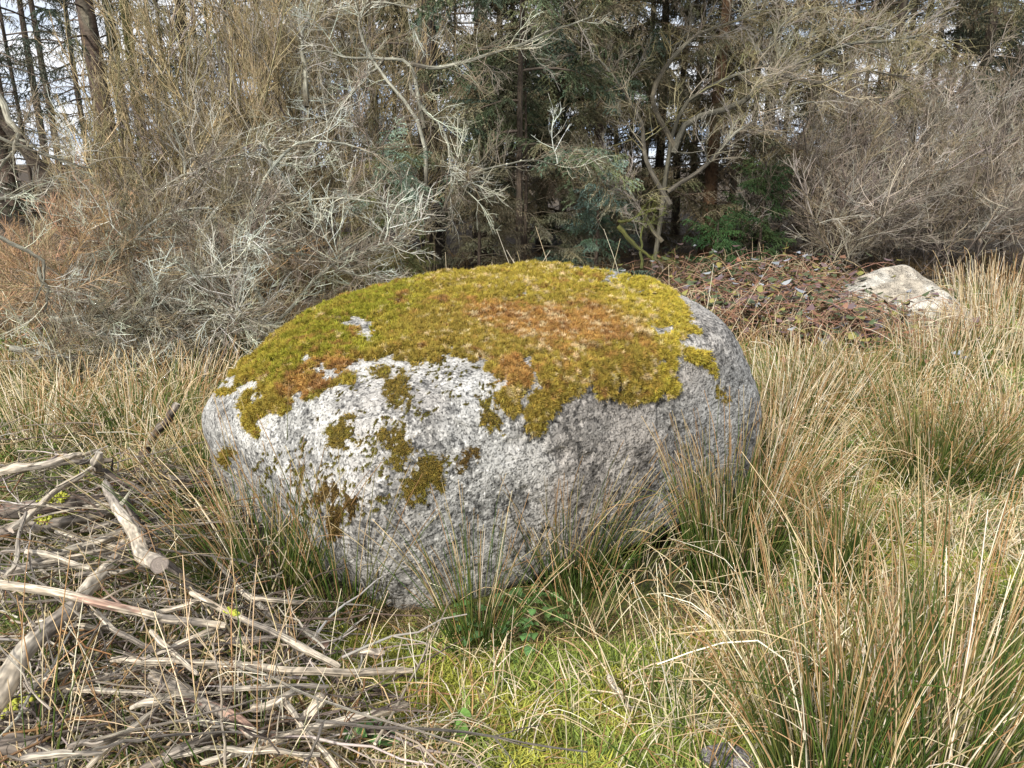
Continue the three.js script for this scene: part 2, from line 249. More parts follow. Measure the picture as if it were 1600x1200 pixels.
function mossColor(u, v, p, which) {
  const n = fbm(p.x * 7, p.y * 7, p.z * 7 + 3, 3), m = fbm(p.x * 24 + 5, p.y * 24, p.z * 24, 3), f = vn(p.x * 90, p.y * 90, p.z * 90);
  const lime = [.37, .30, .045], green = [.245, .23, .028], olive = [.27, .20, .04], rust = [.36, .205, .062], brown = [.24, .125, .045], straw = [.62, .49, .28];
  if (which) { const k = which === 6 || which === 8 ? .8 : .15 + .4 * (n - .4); return [0, 1, 2].map((i) => mix(mix(olive[i] * .8, green[i], ss(.5, .7, m) * .5), [.12, .07, .025][i], clamp(k)) * (.7 + .6 * f)); }
  const left = ss(-.55, -1.0, u), rim = ss(.85, 1.05, u + (v - .2) * .1), top = ss(.75, 1.25, v);
  const rusty = Math.max(ss(.75, .3, Math.hypot((u - .5) / .95, (v - .4) / .8)), ss(1, .35, Math.hypot((u + .92) / .2, (v + .2) / .17)), ss(1, .4, Math.hypot((u + .05) / .5, (v - .75) / .4)) * .8, ss(1, .3, Math.hypot((u - .1) / .16, (v + .3) / .17)) * .9);
  let c = [0, 1, 2].map((i) => mix(mix(olive[i], lime[i], clamp(.55 * top + rim * .9 + left * .5 + (n - .5) * 1.4)), green[i], clamp(left * 1.1 * ss(.42, .6, n + (v - .1) * .15))));
  const m2 = fbm(p.x * 42 + 1, p.y * 42, p.z * 42, 3), r = clamp((rusty * .78 + (n - .5) * 1.1 + (m2 - .5) * 1.5 - .12) * 2.6) * (1 - rim * .8);
  c = c.map((q, i) => mix(q, mix(rust[i], brown[i], ss(.42, .6, m)), r));
  const st = ss(.58, .72, m * .55 + vn(p.x * 60, p.y * 60, p.z * 60 + 9) * .45 + rusty * .06 - left * .1);
  return c.map((q, i) => mix(q, straw[i], st * .8) * (.66 + .68 * f));
}
const boulder = base('boulder', [BC.x, 0, BC.z]);
tag(boulder, 'huge rounded grey granite boulder with a thick cap of yellow green moss', 'boulder');
let boulderRadius;
{
  const N = 430, grid = stoneGrid(N), P = [], info = [], rock = new MB();
  const surf = (d) => { const r = stoneR(d, FACETS, 14), x = d.x * r, y = d.y * r, z = d.z * r; return r + .05 * (fbm(x * 1.6 + 3, y * 1.6, z * 1.6, 3) - .5) + .013 * (fbm(x * 7, y * 7, z * 7, 3) - .5) + .009 * (fbm(x * 28, y * 28, z * 28, 2) - .5) - .012 * ss(.66, .8, fbm(x * 13 + 5, y * 13, z * 13, 2)); };
  boulderRadius = (d) => stoneR(d, FACETS, 14);
  for (const [u, v] of grid) {
    const d = fromChart(u, v), p = d.clone().multiplyScalar(surf(d)); P.push(p);
    info.push(Math.hypot(u, v) < 2.3 ? mossDepth(u, v, d) : [1, 0]);
    const lich = ss(.4, .6, fbm(p.x * 3.2, p.y * 3.2, p.z * 3.2 + 7, 4) + .12 * ss(.3, -.8, u) - .1 * ss(.0, .7, u)), br = ss(.45, .65, fbm(p.x * 2.1 + 9, p.y * 2.1, p.z * 2.1, 3) + .1 * ss(-.2, .6, u)), cool = ss(1.1, 1.4, u) * .6;
    const c = [0, 1, 2].map((i) => { let q = mix([.50, .492, .478][i], [.67, .665, .648][i], lich); q = mix(q, [.47, .42, .385][i], br * .6 * (1 - lich * .5)); return mix(q, [.45, .465, .48][i], cool); });
    rock.vert(p.x, p.y + BC.y, p.z, d.x, d.y, d.z, c, u * .6, v * .6);
  }
  const w = N + 1, tri = (f) => { for (let j = 0; j < N; j++) for (let i = 0; i < N; i++) { const a = j * w + i; f(a, a + 1, a + w); f(a + 1, a + w + 1, a + w); } };
  tri((a, b, c) => rock.i.push(a, b, c));
  const rg = rock.geo(); rg.computeVertexNormals();
  const nor = rg.attributes.normal;
  put('rock', facetUV(rock, nor), M.granite, boulder);
  // moss: its own skin that swells from under the rock's face at each edge
  const parts = new Map();
  tri((a, b, c) => { const k = [a, b, c].filter((q) => info[q][0] < .024); if (k.length) { const id = info[k[0]][1]; if (!parts.has(id)) parts.set(id, []); parts.get(id).push(a, b, c); } });
  const fronds = new Map();
  for (const [id, list] of [...parts].sort((a, b) => a[0] - b[0])) {
    const g = new MB(), idx = new Map();
    for (const q of list) if (!idx.has(q)) {
      idx.set(q, g.count); const [u, v] = grid[q], p = P[q], e = -info[q][0], big = id === 0 ? 1 : id === 99 ? .3 : .6;
      const h = -.005 + big * (.009 * ss(-.002, .03, e) + .036 * ss(.0, .08, e) * Math.max(0, fbm(p.x * 19, p.y * 19, p.z * 19, 3) - .25) + .014 * Math.abs(fbm(p.x * 50, p.y * 50, p.z * 50, 2) - .5) * 2 * ss(-.004, .015, e)) + (id === 99 ? .004 * ss(-.004, .004, e) : 0);
      g.vert(p.x + nor.getX(q) * h, p.y + BC.y + nor.getY(q) * h, p.z + nor.getZ(q) * h, 0, 1, 0, mossColor(u, v, p, id), u * 2, v * 2);
    }
    for (const q of list) g.i.push(idx.get(q));
    const geo = g.geo(); geo.computeVertexNormals();
    const m = put(id === 0 ? 'moss_cap' : id === 99 ? 'moss_specks' : 'moss_patch', geo, M.moss, boulder, id === 99 ? 'stuff' : undefined);
    // fronds standing on it
    const L = [], pos = geo.attributes.position, nn = geo.attributes.normal, X = V(), Q = new THREE.Quaternion(), S = V(), up = V(0, 1, 0), per = id === 0 ? 70000 : id === 99 ? 26000 : 46000;
    seed(40 + id);
    for (let k = 0; k < list.length; k += 3) {
      const [a, b, c] = [list[k], list[k + 1], list[k + 2]], ia = idx.get(a), ib = idx.get(b), ic = idx.get(c);
      const A = V().fromBufferAttribute(pos, ia), B = V().fromBufferAttribute(pos, ib), C = V().fromBufferAttribute(pos, ic), ar = B.clone().sub(A).cross(C.clone().sub(A)).length() / 2;
      let n = ar * per; n = Math.floor(n) + (rnd() < n % 1 ? 1 : 0);
      if (info[a][0] > .03) continue;
      for (; n > 0; n--) {
        let s = rnd(), t = rnd(); if (s + t > 1) { s = 1 - s; t = 1 - t; }
        X.copy(A).addScaledVector(B.clone().sub(A), s).addScaledVector(C.clone().sub(A), t);
        const nv = V().fromBufferAttribute(nn, ia).add(V(U(-.7, .7), U(-.55, .45), U(-.7, .7))).normalize();
        Q.setFromUnitVectors(up, nv).multiply(new THREE.Quaternion().setFromAxisAngle(up, U(0, 6.28)));
        const z = U(.55, 1.25) * (id === 99 ? .55 : id ? .75 : 1); S.set(z, z * U(.8, 1.3), z);
        const gu = mix(grid[a][0], grid[b][0], s) + (grid[c][0] - grid[a][0]) * t, gv = mix(grid[a][1], grid[b][1], s) + (grid[c][1] - grid[a][1]) * t;
        if (info[a][0] > -.08) { const e = mossDepth(gu, gv)[0]; if (e > -.05 && (e > .02 || rnd() < ss(-.05, .02, e) * 1.15)) continue; }
        const col = mossColor(gu, gv, X, id), f = U(.75, 1.5); L.push([new THREE.Matrix4().compose(X.clone().addScaledVector(nv, -.003), Q, S), col[0] * f * U(.9, 1.1), col[1] * f, col[2] * f]);
      }
    }
    fronds.set(m, L);
  }
  const fr = new MB(); seed(3);
  for (let k = 0; k < 7; k++) { const a = U(0, 6.28), t = U(.15, .9), l = U(.006, .014), dx = Math.cos(a) * t, dz = Math.sin(a) * t, s = V(-Math.sin(a), 0, Math.cos(a)); fr.ribbon([V(dx * .002, 0, dz * .002), V(dx * l * .5, l * .6, dz * l * .5), V(dx * l, l * .95, dz * l)], .0026, WHITE, s); }
  const fg = fr.geo();
  { // tiny separate tufts of moss dotted over the bare front
    const L = [], Q = new THREE.Quaternion(), up = V(0, 1, 0); seed(8);
    for (const [u, v, r] of specks) {
      const n = Math.round(5 + r * r * 160000), ag = U(0, 3.14), st = U(1, 2.4);
      for (let k = 0; k < n; k++) { const a = U(0, 6.28), q = r * Math.sqrt(rnd()), x = Math.cos(a) * q * st, y = Math.sin(a) * q / st, gu = u + x * Math.cos(ag) - y * Math.sin(ag), gv = v + x * Math.sin(ag) + y * Math.cos(ag), d = fromChart(gu, gv), p = d.clone().multiplyScalar(surf(d)); Q.setFromUnitVectors(up, d.clone().add(V(U(-.5, .5), U(-.5, .3), U(-.5, .5))).normalize()); const z = U(.35, .7), c = vary(rnd() < .6 ? [.14, .12, .025] : rnd() < .5 ? [.2, .19, .03] : [.13, .075, .03], .3); L.push([new THREE.Matrix4().compose(p.add(V(0, BC.y, 0)), Q.clone(), V(z, z, z)), ...c]); }
    }
    copies('moss_specks', fg, M.dull, L, boulder);
  } for (const [m, L] of fronds) copies('moss_fronds', fg, M.dull, L, m);
}
{ // smaller boulder among the straw on the right
  const p = at(1412, 486, 7.5), o = base('boulder', [p.x, gh(p.x, p.z) + .12, p.z]);
  tag(o, 'smaller pale cream boulder half sunk in brambles and straw behind', 'boulder');
  const F = [[-.12, .93, .32, .29], [-.45, .86, .2, .33], [.6, .74, .1, .4], [-.9, .3, .3, .66], [.93, .2, .25, .6], [0, .3, .95, .42], [.4, .4, .8, .46], [0, .3, -.95, .5], [.2, -.95, 0, .4], [-.6, -.3, .7, .6], [.6, .2, -.75, .6], [-.6, .3, -.7, .6]].map((f) => { const l = Math.hypot(f[0], f[1], f[2]); return [f[0] / l, f[1] / l, f[2] / l, f[3]]; });
  const g = new MB(), N = 120, w = N + 1;
  for (const [u, v] of stoneGrid(N)) { const d = fromChart(u, v), r = stoneR(d, F, 22), q = d.clone().multiplyScalar(r + .03 * (fbm(d.x * 4, d.y * 4, d.z * 4, 4) - .5)), n = ss(.42, .62, fbm(q.x * 5, q.y * 7, q.z * 5, 4)), k = [0, 1, 2].map((i) => mix([.74, .66, .55][i], [.92, .88, .8][i], n)); g.vert(q.x, q.y, q.z, 0, 1, 0, k, u * .45, v * .45); }
  for (let j = 0; j < N; j++) for (let i = 0; i < N; i++) { const a = j * w + i; g.i.push(a, a + 1, a + w, a + 1, a + w + 1, a + w); }
  const geo = g.geo(); geo.computeVertexNormals(); put('rock', geo, M.granite, o);
}
function inBoulder(x, z, m = 0) { return ((x + .1) / (1.16 + m)) ** 2 + ((z + 3.12) / (.78 + m)) ** 2 < 1; }

// ---------------------------------------------------------------- ground cover
{
  seed(21);
  const blades = (n, l0, l1, lay, w, curl) => { const g = new MB(); for (let k = 0; k < n; k++) { const a = U(0, 6.28), l = U(l0, l1), t = U(lay * .5, lay), s = V(-Math.sin(a), 0, Math.cos(a)), x0 = U(-.02, .02), z0 = U(-.02, .02), pts = []; for (let i = 0; i <= 4; i++) { const q = i / 4, th = t + curl * q * q; pts.push(V(x0 + Math.cos(a) * l * q * Math.sin(th), l * q * Math.cos(th), z0 + Math.sin(a) * l * q * Math.sin(th))); } const c = U(.75, 1.2); g.ribbon(pts, w, [c, c * U(.95, 1.02), c * U(.85, 1.05)], s); } return g.geo(); };
  const kinds = { grass: [0, 1, 2].map(() => blades(14, .03, .09, .7, .0035, .5)), straw: [0, 1, 2, 3].map(() => blades(9, .08, .26, 1.15, .004, .7)), moss: [0, 1].map(() => blades(26, .012, .034, .8, .0035, .3)) };
  const L = { grass: [[], [], []], straw: [[], [], [], []], moss: [[], []] }, Q = new THREE.Quaternion(), up = V(0, 1, 0);
  const add = (kind, x, z, s, c) => { if (inBoulder(x, z, .14)) s *= .6; const a = L[kind], e = new THREE.Matrix4().compose(V(x, gh(x, z) - .004, z), Q.setFromAxisAngle(V(U(-.3, .3), 1, U(-.3, .3)).normalize(), U(0, 6.28)).clone(), V(s, s * U(.7, 1.2), s)); a[Math.floor(rnd() * a.length)].push([e, c[0], c[1], c[2]]); };
  const scatter = (n, x0, x1, z0, z1, big) => {
    for (let k = 0; k < n; k++) {
      const z = U(z0, z1), x = U(x0, x1) * (-z + .8) / (-z0 + .8);
      const foot = inBoulder(x, z, .0) ? 0 : inBoulder(x, z, .12) ? .7 : 1; if (foot < 1 && !inBoulder(x, z, -.05) && rnd() < .35) { add('straw', x, z, big * U(.6, 1.1), vary(rnd() < .7 ? [.13, .09, .05] : [.36, .28, .16], .35)); continue; }
      if (foot < 1 && rnd() > foot || inBoulder(x, z, -.25) || x > -z * .78 + .6 || x < z * .78 - .6) continue;
      const c = cover(x, z), r = rnd(), dark = 1 - .25 * c.under;
      if (c.wood > .5 + U(-.3, .3)) { if (rnd() < .35) add('straw', x, z, big * U(.6, 1), vary([.24, .17, .09], .3)); continue; }
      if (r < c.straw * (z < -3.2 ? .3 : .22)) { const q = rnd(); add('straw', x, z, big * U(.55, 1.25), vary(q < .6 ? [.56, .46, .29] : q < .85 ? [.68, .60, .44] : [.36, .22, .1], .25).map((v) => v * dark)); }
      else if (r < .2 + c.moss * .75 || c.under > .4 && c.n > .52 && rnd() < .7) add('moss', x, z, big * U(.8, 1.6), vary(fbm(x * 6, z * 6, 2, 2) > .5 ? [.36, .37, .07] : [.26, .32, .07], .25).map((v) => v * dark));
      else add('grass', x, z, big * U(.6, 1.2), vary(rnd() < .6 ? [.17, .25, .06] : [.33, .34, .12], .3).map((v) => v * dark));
    }
  };
  scatter(60000, -3.1, 3.1, -1.2, -3.4, 1); scatter(20000, -4.6, 4.6, -3.2, -6.5, 1.15); scatter(14000, -9, 9, -6, -13, 2.1);
  const lab = { grass: 'short green grass growing low over the damp ground', straw: 'pale dead grass blades lying matted across the ground', moss: 'lime green ground moss in front of the boulder' };
  for (const k in L) { const o = base(k === 'moss' ? 'ground_moss' : k === 'grass' ? 'grass' : 'dead_grass'); tag(o, lab[k], k === 'moss' ? 'moss' : 'grass', null, 'stuff'); L[k].forEach((l, i) => copies(k === 'moss' ? 'moss_tufts' : 'blades', kinds[k][i], M.dull, l, o)); }
}

// ---------------------------------------------------------------- rushes
const RG = [[.045, .085, .014], [.08, .125, .022], [.135, .145, .035]], RS = [[.70, .57, .37], [.60, .45, .26], [.40, .24, .12], [.80, .71, .54], [.68, .57, .39]];
function rush(label, px, py, o) {
  // o: n stems, h height, r root radius, sp spread, green share, bent share, lean [x, z], fat
  const p = o.p ? V(...o.p) : on(px, py), g = base(o.name || 'rush_clump', [p.x, gh(p.x, p.z) - .02, p.z]); tag(g, label, 'rushes', o.group);
  const A = new MB(), B = new MB(), H = new MB(), fat = (o.fat || 1) * 1.25, lean = o.lean || [0, 0]; seed(o.s || Math.round(px * 3 + py));
  for (let k = 0; k < o.n; k++) {
    const green = rnd() < o.green, a = U(0, 6.283), rr = Math.sqrt(rnd()), r0 = rr * o.r, x0 = Math.cos(a) * r0, z0 = Math.sin(a) * r0, b = a + U(-.8, .8), tilt = o.sp * (.25 + .75 * rr) * U(.3, 1.15);
    let dx = Math.cos(b) * Math.sin(tilt) + lean[0], dz = Math.sin(b) * Math.sin(tilt) + lean[1], dy = Math.cos(tilt); const q = Math.hypot(dx, dy, dz); dx /= q; dy /= q; dz /= q;
    const L = o.h * U(.45, 1.08) * (green ? 1 : U(.75, 1.05)), bent = rnd() < (green ? o.bent * .35 : o.bent), kink = U(.35, .8), drop = U(.5, 1.5), sag = U(.05, .3) * (bent ? 1.8 : 1), pts = []; let x = x0, y = 0, z = z0, N = bent ? 9 : 6;
    const hd = Math.hypot(dx, dz) || 1, ux = dx / hd, uz = dz / hd; let th = Math.acos(clamp(dy, -1, 1)), tw = U(-.25, .25);
    for (let i = 0; i <= N; i++) { pts.push(V(x, Math.max(y, .006), z)); const t = i / N, e = th + sag * t * t * 1.6 + (bent ? drop * ss(kink - .16, kink + .16, t) : 0), c = Math.cos(tw * t), s = Math.sin(tw * t), vx = ux * c - uz * s, vz = ux * s + uz * c; x += vx * Math.sin(e) * L / N; z += vz * Math.sin(e) * L / N; y += Math.cos(e) * L / N; }
    const col = green ? vary(RG[Math.floor(rnd() * 3)], .3) : vary(RS[Math.floor(rnd() * 5)], .28), tip = vary(rnd() < .5 ? [.36, .21, .09] : [.5, .38, .2], .2), from = green ? U(.45, 1.0) : 2, foot = green ? null : vary(RG[Math.floor(rnd() * 3)], .25), ft = rnd() < .6 ? U(.15, .65) : -1;
    const R0 = U(.0014, .0022) * fat;
    (green ? A : B).tube(pts, [R0, R0 * .45], (t) => t > from ? tip : t < ft && foot ? foot : col, 3);
    if (rnd() < ((o.heads ?? .14) * .55)) { const i = Math.floor(N * .8), P = pts[i], hc = vary([.26, .165, .085], .3); for (let j = 0; j < 9; j++) H.blob(P.x + U(-.011, .011) * fat, P.y + U(-.004, .022) * fat, P.z + U(-.011, .011) * fat, U(.0014, .003) * fat, hc); }
  }
  if (A.count) A.build('green_stems', M.rush, g, 'stuff'); if (B.count) B.build('straw_stems', M.rush, g, 'stuff'); if (H.count) H.build('seed_heads', M.twig, g, 'stuff');
  return g;
}
rush('dark green rush clump fanning out against the left end of the boulder', 425, 935, { n: 230, h: .78, r: .15, sp: .75, green: 0.85, bent: .35, lean: [-.12, .02] });
rush('thin dark green rushes rising against the lower left face of the boulder', 545, 965, { n: 70, h: .72, r: .1, sp: .5, green: .85, bent: .2 });
rush('sparse upright green rushes in front of the middle of the boulder', 745, 1012, { n: 100, h: .62, r: .07, sp: .62, green: .85, bent: .25, heads: .05 });
rush('low leaning rush tuft beside leafy weeds at the boulder foot', 905, 985, { n: 60, h: .5, r: .1, sp: .9, green: .6, bent: .5 });
rush('brown tipped rush clump against the right front face of the boulder', 885, 905, { n: 270, h: 0.62, r: .17, sp: .6, green: 0.88, bent: .4, lean: [.04, 0] });
rush('curling straw rushes under the boulder overhang on its right', 1000, 900, { n: 80, h: .5, r: .2, sp: 1, green: .3, bent: .8 });
rush('tall thick rush clump hiding the right end of the boulder', 1135, 905, { n: 380, h: 0.76, r: 0.17, sp: .42, green: 0.8, bent: .4, heads: .2 });
rush('second tall rush clump leaning right beside the hidden boulder end', 1195, 830, { n: 230, h: 0.72, r: 0.15, sp: .5, green: 0.62, bent: .45, lean: [.1, 0] });
rush('upright green rush clump in the middle of the right grass', 1305, 925, { n: 200, h: .62, r: 0.08, sp: .45, green: 0.85, bent: .3 });
rush('straw rushes arching over the lime moss right of the tall clump', 1235, 1000, { n: 80, h: 0.55, r: .2, sp: .6, green: .25, bent: .55, heads: .3 });
rush('large foreground rush clump at the bottom right with seed heads', 1300, 1240, { n: 280, h: 0.74, r: 0.15, sp: .5, green: 0.74, bent: .35, heads: .22, lean: [.0, -.1], fat: 1.2 });
rush('foreground rush clump sweeping out past the bottom right corner', 1470, 1290, { n: 300, h: 0.92, r: 0.14, sp: .62, green: 0.6, bent: .2, heads: .12, lean: [.25, -.22], fat: 1.2 });
rush('pale straw rushes bending in from the right edge foreground', 1650, 1010, { n: 90, h: 0.7, r: .2, sp: .75, green: .25, bent: .6, lean: [-.2, 0] });
rush('dense dark green rush clump on the right beyond the moss strip', 1455, 760, { n: 480, h: 0.64, r: 0.2, sp: .62, green: 0.92, bent: .35, fat: 1.25 });
rush('brown and green rush clump at the right edge beside the dark green one', 1570, 775, { n: 260, h: 0.6, r: 0.2, sp: .6, green: 0.45, bent: .4, fat: 1.15, lean: [.1, 0] });
rush('tawny rush clump under the dark green one at the right', 1490, 850, { n: 150, h: 0.4, r: 0.2, sp: .9, green: .25, bent: .7 });
rush('tall straw rush stand in front of the smaller pale boulder', 1470, 590, { n: 260, h: 0.56, r: .35, sp: .3, green: .28, bent: .25, fat: 1.5, heads: .25 });
rush('tall pale straw stand at the right edge beside the smaller boulder', 1575, 560, { n: 320, h: 0.72, r: .45, sp: .3, green: .12, bent: .25, fat: 1.6, heads: .25 });
rush('far straw rushes right of and behind the smaller pale boulder', 1560, 490, { n: 320, h: 0.66, r: .6, sp: .3, green: .05, bent: .2, fat: 2 });
rush('tan rush clump standing just right of the boulder shoulder', 1225, 665, { n: 340, h: 0.58, r: .3, sp: .45, green: 0.5, bent: .35, fat: 1.25, heads: .25 });
rush('olive rush clump between the boulder and the brambles', 1290, 640, { n: 240, h: 0.5, r: .3, sp: .5, green: 0.6, bent: .45, fat: 1.3 });
rush('olive straw rush clump below the bramble thicket at the right', 1375, 620, { n: 240, h: 0.48, r: .32, sp: .6, green: 0.6, bent: .5, fat: 1.3 });
rush('arching straw tussock by the lime moss strip right of the boulder', 1265, 745, { n: 190, h: 0.48, r: .28, sp: .75, green: .22, bent: .7 });
rush('low bent straw tussock between the two right hand rush clumps', 1390, 700, { n: 80, h: 0.4, r: .3, sp: .9, green: .25, bent: .75, fat: 1.15 });
rush('straw rush tussock close against the right flank of the boulder', 1190, 720, { n: 240, h: .62, r: .25, sp: .5, green: .3, bent: .4, fat: 1.15 });
rush('bent straw rushes between the brambles and the dark green clump', 1370, 665, { n: 110, h: .5, r: .35, sp: .8, green: .2, bent: .7, fat: 1.2 });
rush('tan rushes in front of the bramble patch right of the boulder', 1255, 595, { n: 240, h: .5, r: .4, sp: .6, green: .25, bent: .5, fat: 1.3 });
rush('dry rush tussock behind the brown and green clump at the right edge', 1590, 680, { n: 240, h: .6, r: .35, sp: .6, green: .2, bent: .5, fat: 1.3 });
for (const [k, px, py, n, h, gr, label] of [
  [1, 45, 690, 330, .48, .22, 'straw rush clump at the left edge just behind the stick pile'],
  [2, 120, 650, 330, .48, .3, 'tangled straw and green rushes left of the leaning dark stick'],
  [3, 205, 680, 320, .48, .42, 'green based rush clump behind the leaning dark stick'],
  [4, 290, 640, 320, .48, .28, 'tan rush clump just left of the boulder'],
  [5, 330, 590, 280, .48, .1, 'pale tan rushes behind the left shoulder of the boulder'],
  [6, 245, 590, 300, .48, .3, 'straw rush clump in front of the fallen lichened branches'],
  [7, 150, 590, 300, .48, .3, 'arching straw rushes below the lichened thicket at the left'],
  [8, 30, 610, 300, .48, .28, 'long bent straw rushes at the far left under the bracken'],
  [9, 385, 545, 200, .55, .08, 'short tan rushes beside the top left rim of the boulder'],
  [10, 310, 760, 190, .48, .45, 'rush tuft between the stick pile and the boulder'],
  [11, 210, 760, 110, .42, .12, 'dry grass tuft growing through the back of the stick pile']]) rush(label, px, py, { n, h, r: k > 9 ? .13 : .3, sp: k > 9 ? .7 : .8, green: gr + .14, bent: k > 9 ? .5 : .55, fat: k > 9 ? 1 : 1.2, s: 300 + k, heads: .06 });
for (const [k, x, z, n, h, label] of [[1, .05, -4.5, 26, 1.2, 'thin pale stalks seen over the middle of the boulder ridge'], [2, .38, -4.5, 40, 1.32, 'pale tall stalks seen over the boulder top near its right'], [3, -.35, -4.6, 30, 1.18, 'few pale stalks seen over the left part of the boulder ridge'], [4, .95, -4.5, 60, 1.15, 'pale stalks seen over the right shoulder of the boulder']])
  rush(label, 0, 0, { p: [x, 0, z], n, h, r: .18, sp: .45, green: .03, bent: .2, fat: 1.3, s: 500 + k, heads: .2 });
// sparse foreground stalks whose feet are below the frame or among the sticks
for (const [k, px, py, n, h, gr, lean, label] of [
  [1, 365, 1230, 26, .62, .15, [0, -.08], 'rusty upright stalks in the foreground over the stick pile'], [2, 60, 1235, 26, .62, .12, [.1, -.06], 'pale straw stalks at the bottom left corner over the sticks'],
  [3, 650, 1190, 26, .42, .1, [.02, 0], 'thin brown stalks at the right end of the stick pile'], [4, 225, 1180, 30, .5, .08, [.05, 0], 'dry straw stalks among the lower sticks'],
  [5, 480, 1130, 30, .42, .05, [0, 0], 'dry grass stalks between the broken pale sticks'], [6, 785, 1110, 34, .3, .1, [.1, 0], 'short straw tuft on the lime moss in front of the boulder'],
  [7, 1010, 1090, 45, .42, .2, [-.05, 0], 'straw tussock on the moss in front of the tall rush clump'], [8, 930, 1190, 22, .32, .2, [0, 0], 'low straw tuft at the bottom centre of the moss'],
  [9, 1090, 1180, 60, .55, .25, [0, -.05], 'thin straw stalks at the bottom right of the moss'], [10, 300, 1010, 36, .4, .25, [.05, 0], 'dry grass wisps in the middle of the stick pile'],
  [11, 120, 1020, 30, .45, .2, [.1, 0], 'grass wisps under the big crossed stick at the left'], [12, 1420, 1010, 60, .5, .3, [.1, 0], 'green and straw tuft behind the foreground right clumps'],
  [13, 1180, 1110, 60, .5, .25, [0, 0], 'mixed straw tuft left of the large foreground clump'], [14, 1545, 1000, 120, .45, .35, [.05, 0], 'low grassy tuft at the right edge above the corner clump'],
  [15, 335, 880, 80, .5, .2, [-.25, .05], 'dry grass spilling over the right side of the stick pile'], [16, 1340, 830, 100, .4, .2, [0, 0], 'straw wisps behind the upright green clump']])
  rush(label, px, py, { n, h, r: .1 + n * .0012, sp: .5 + (n > 50 ? .3 : 0), green: gr, bent: n > 50 ? .6 : .3, lean, s: 600 + k, name: 'rush_tuft', heads: .16 });

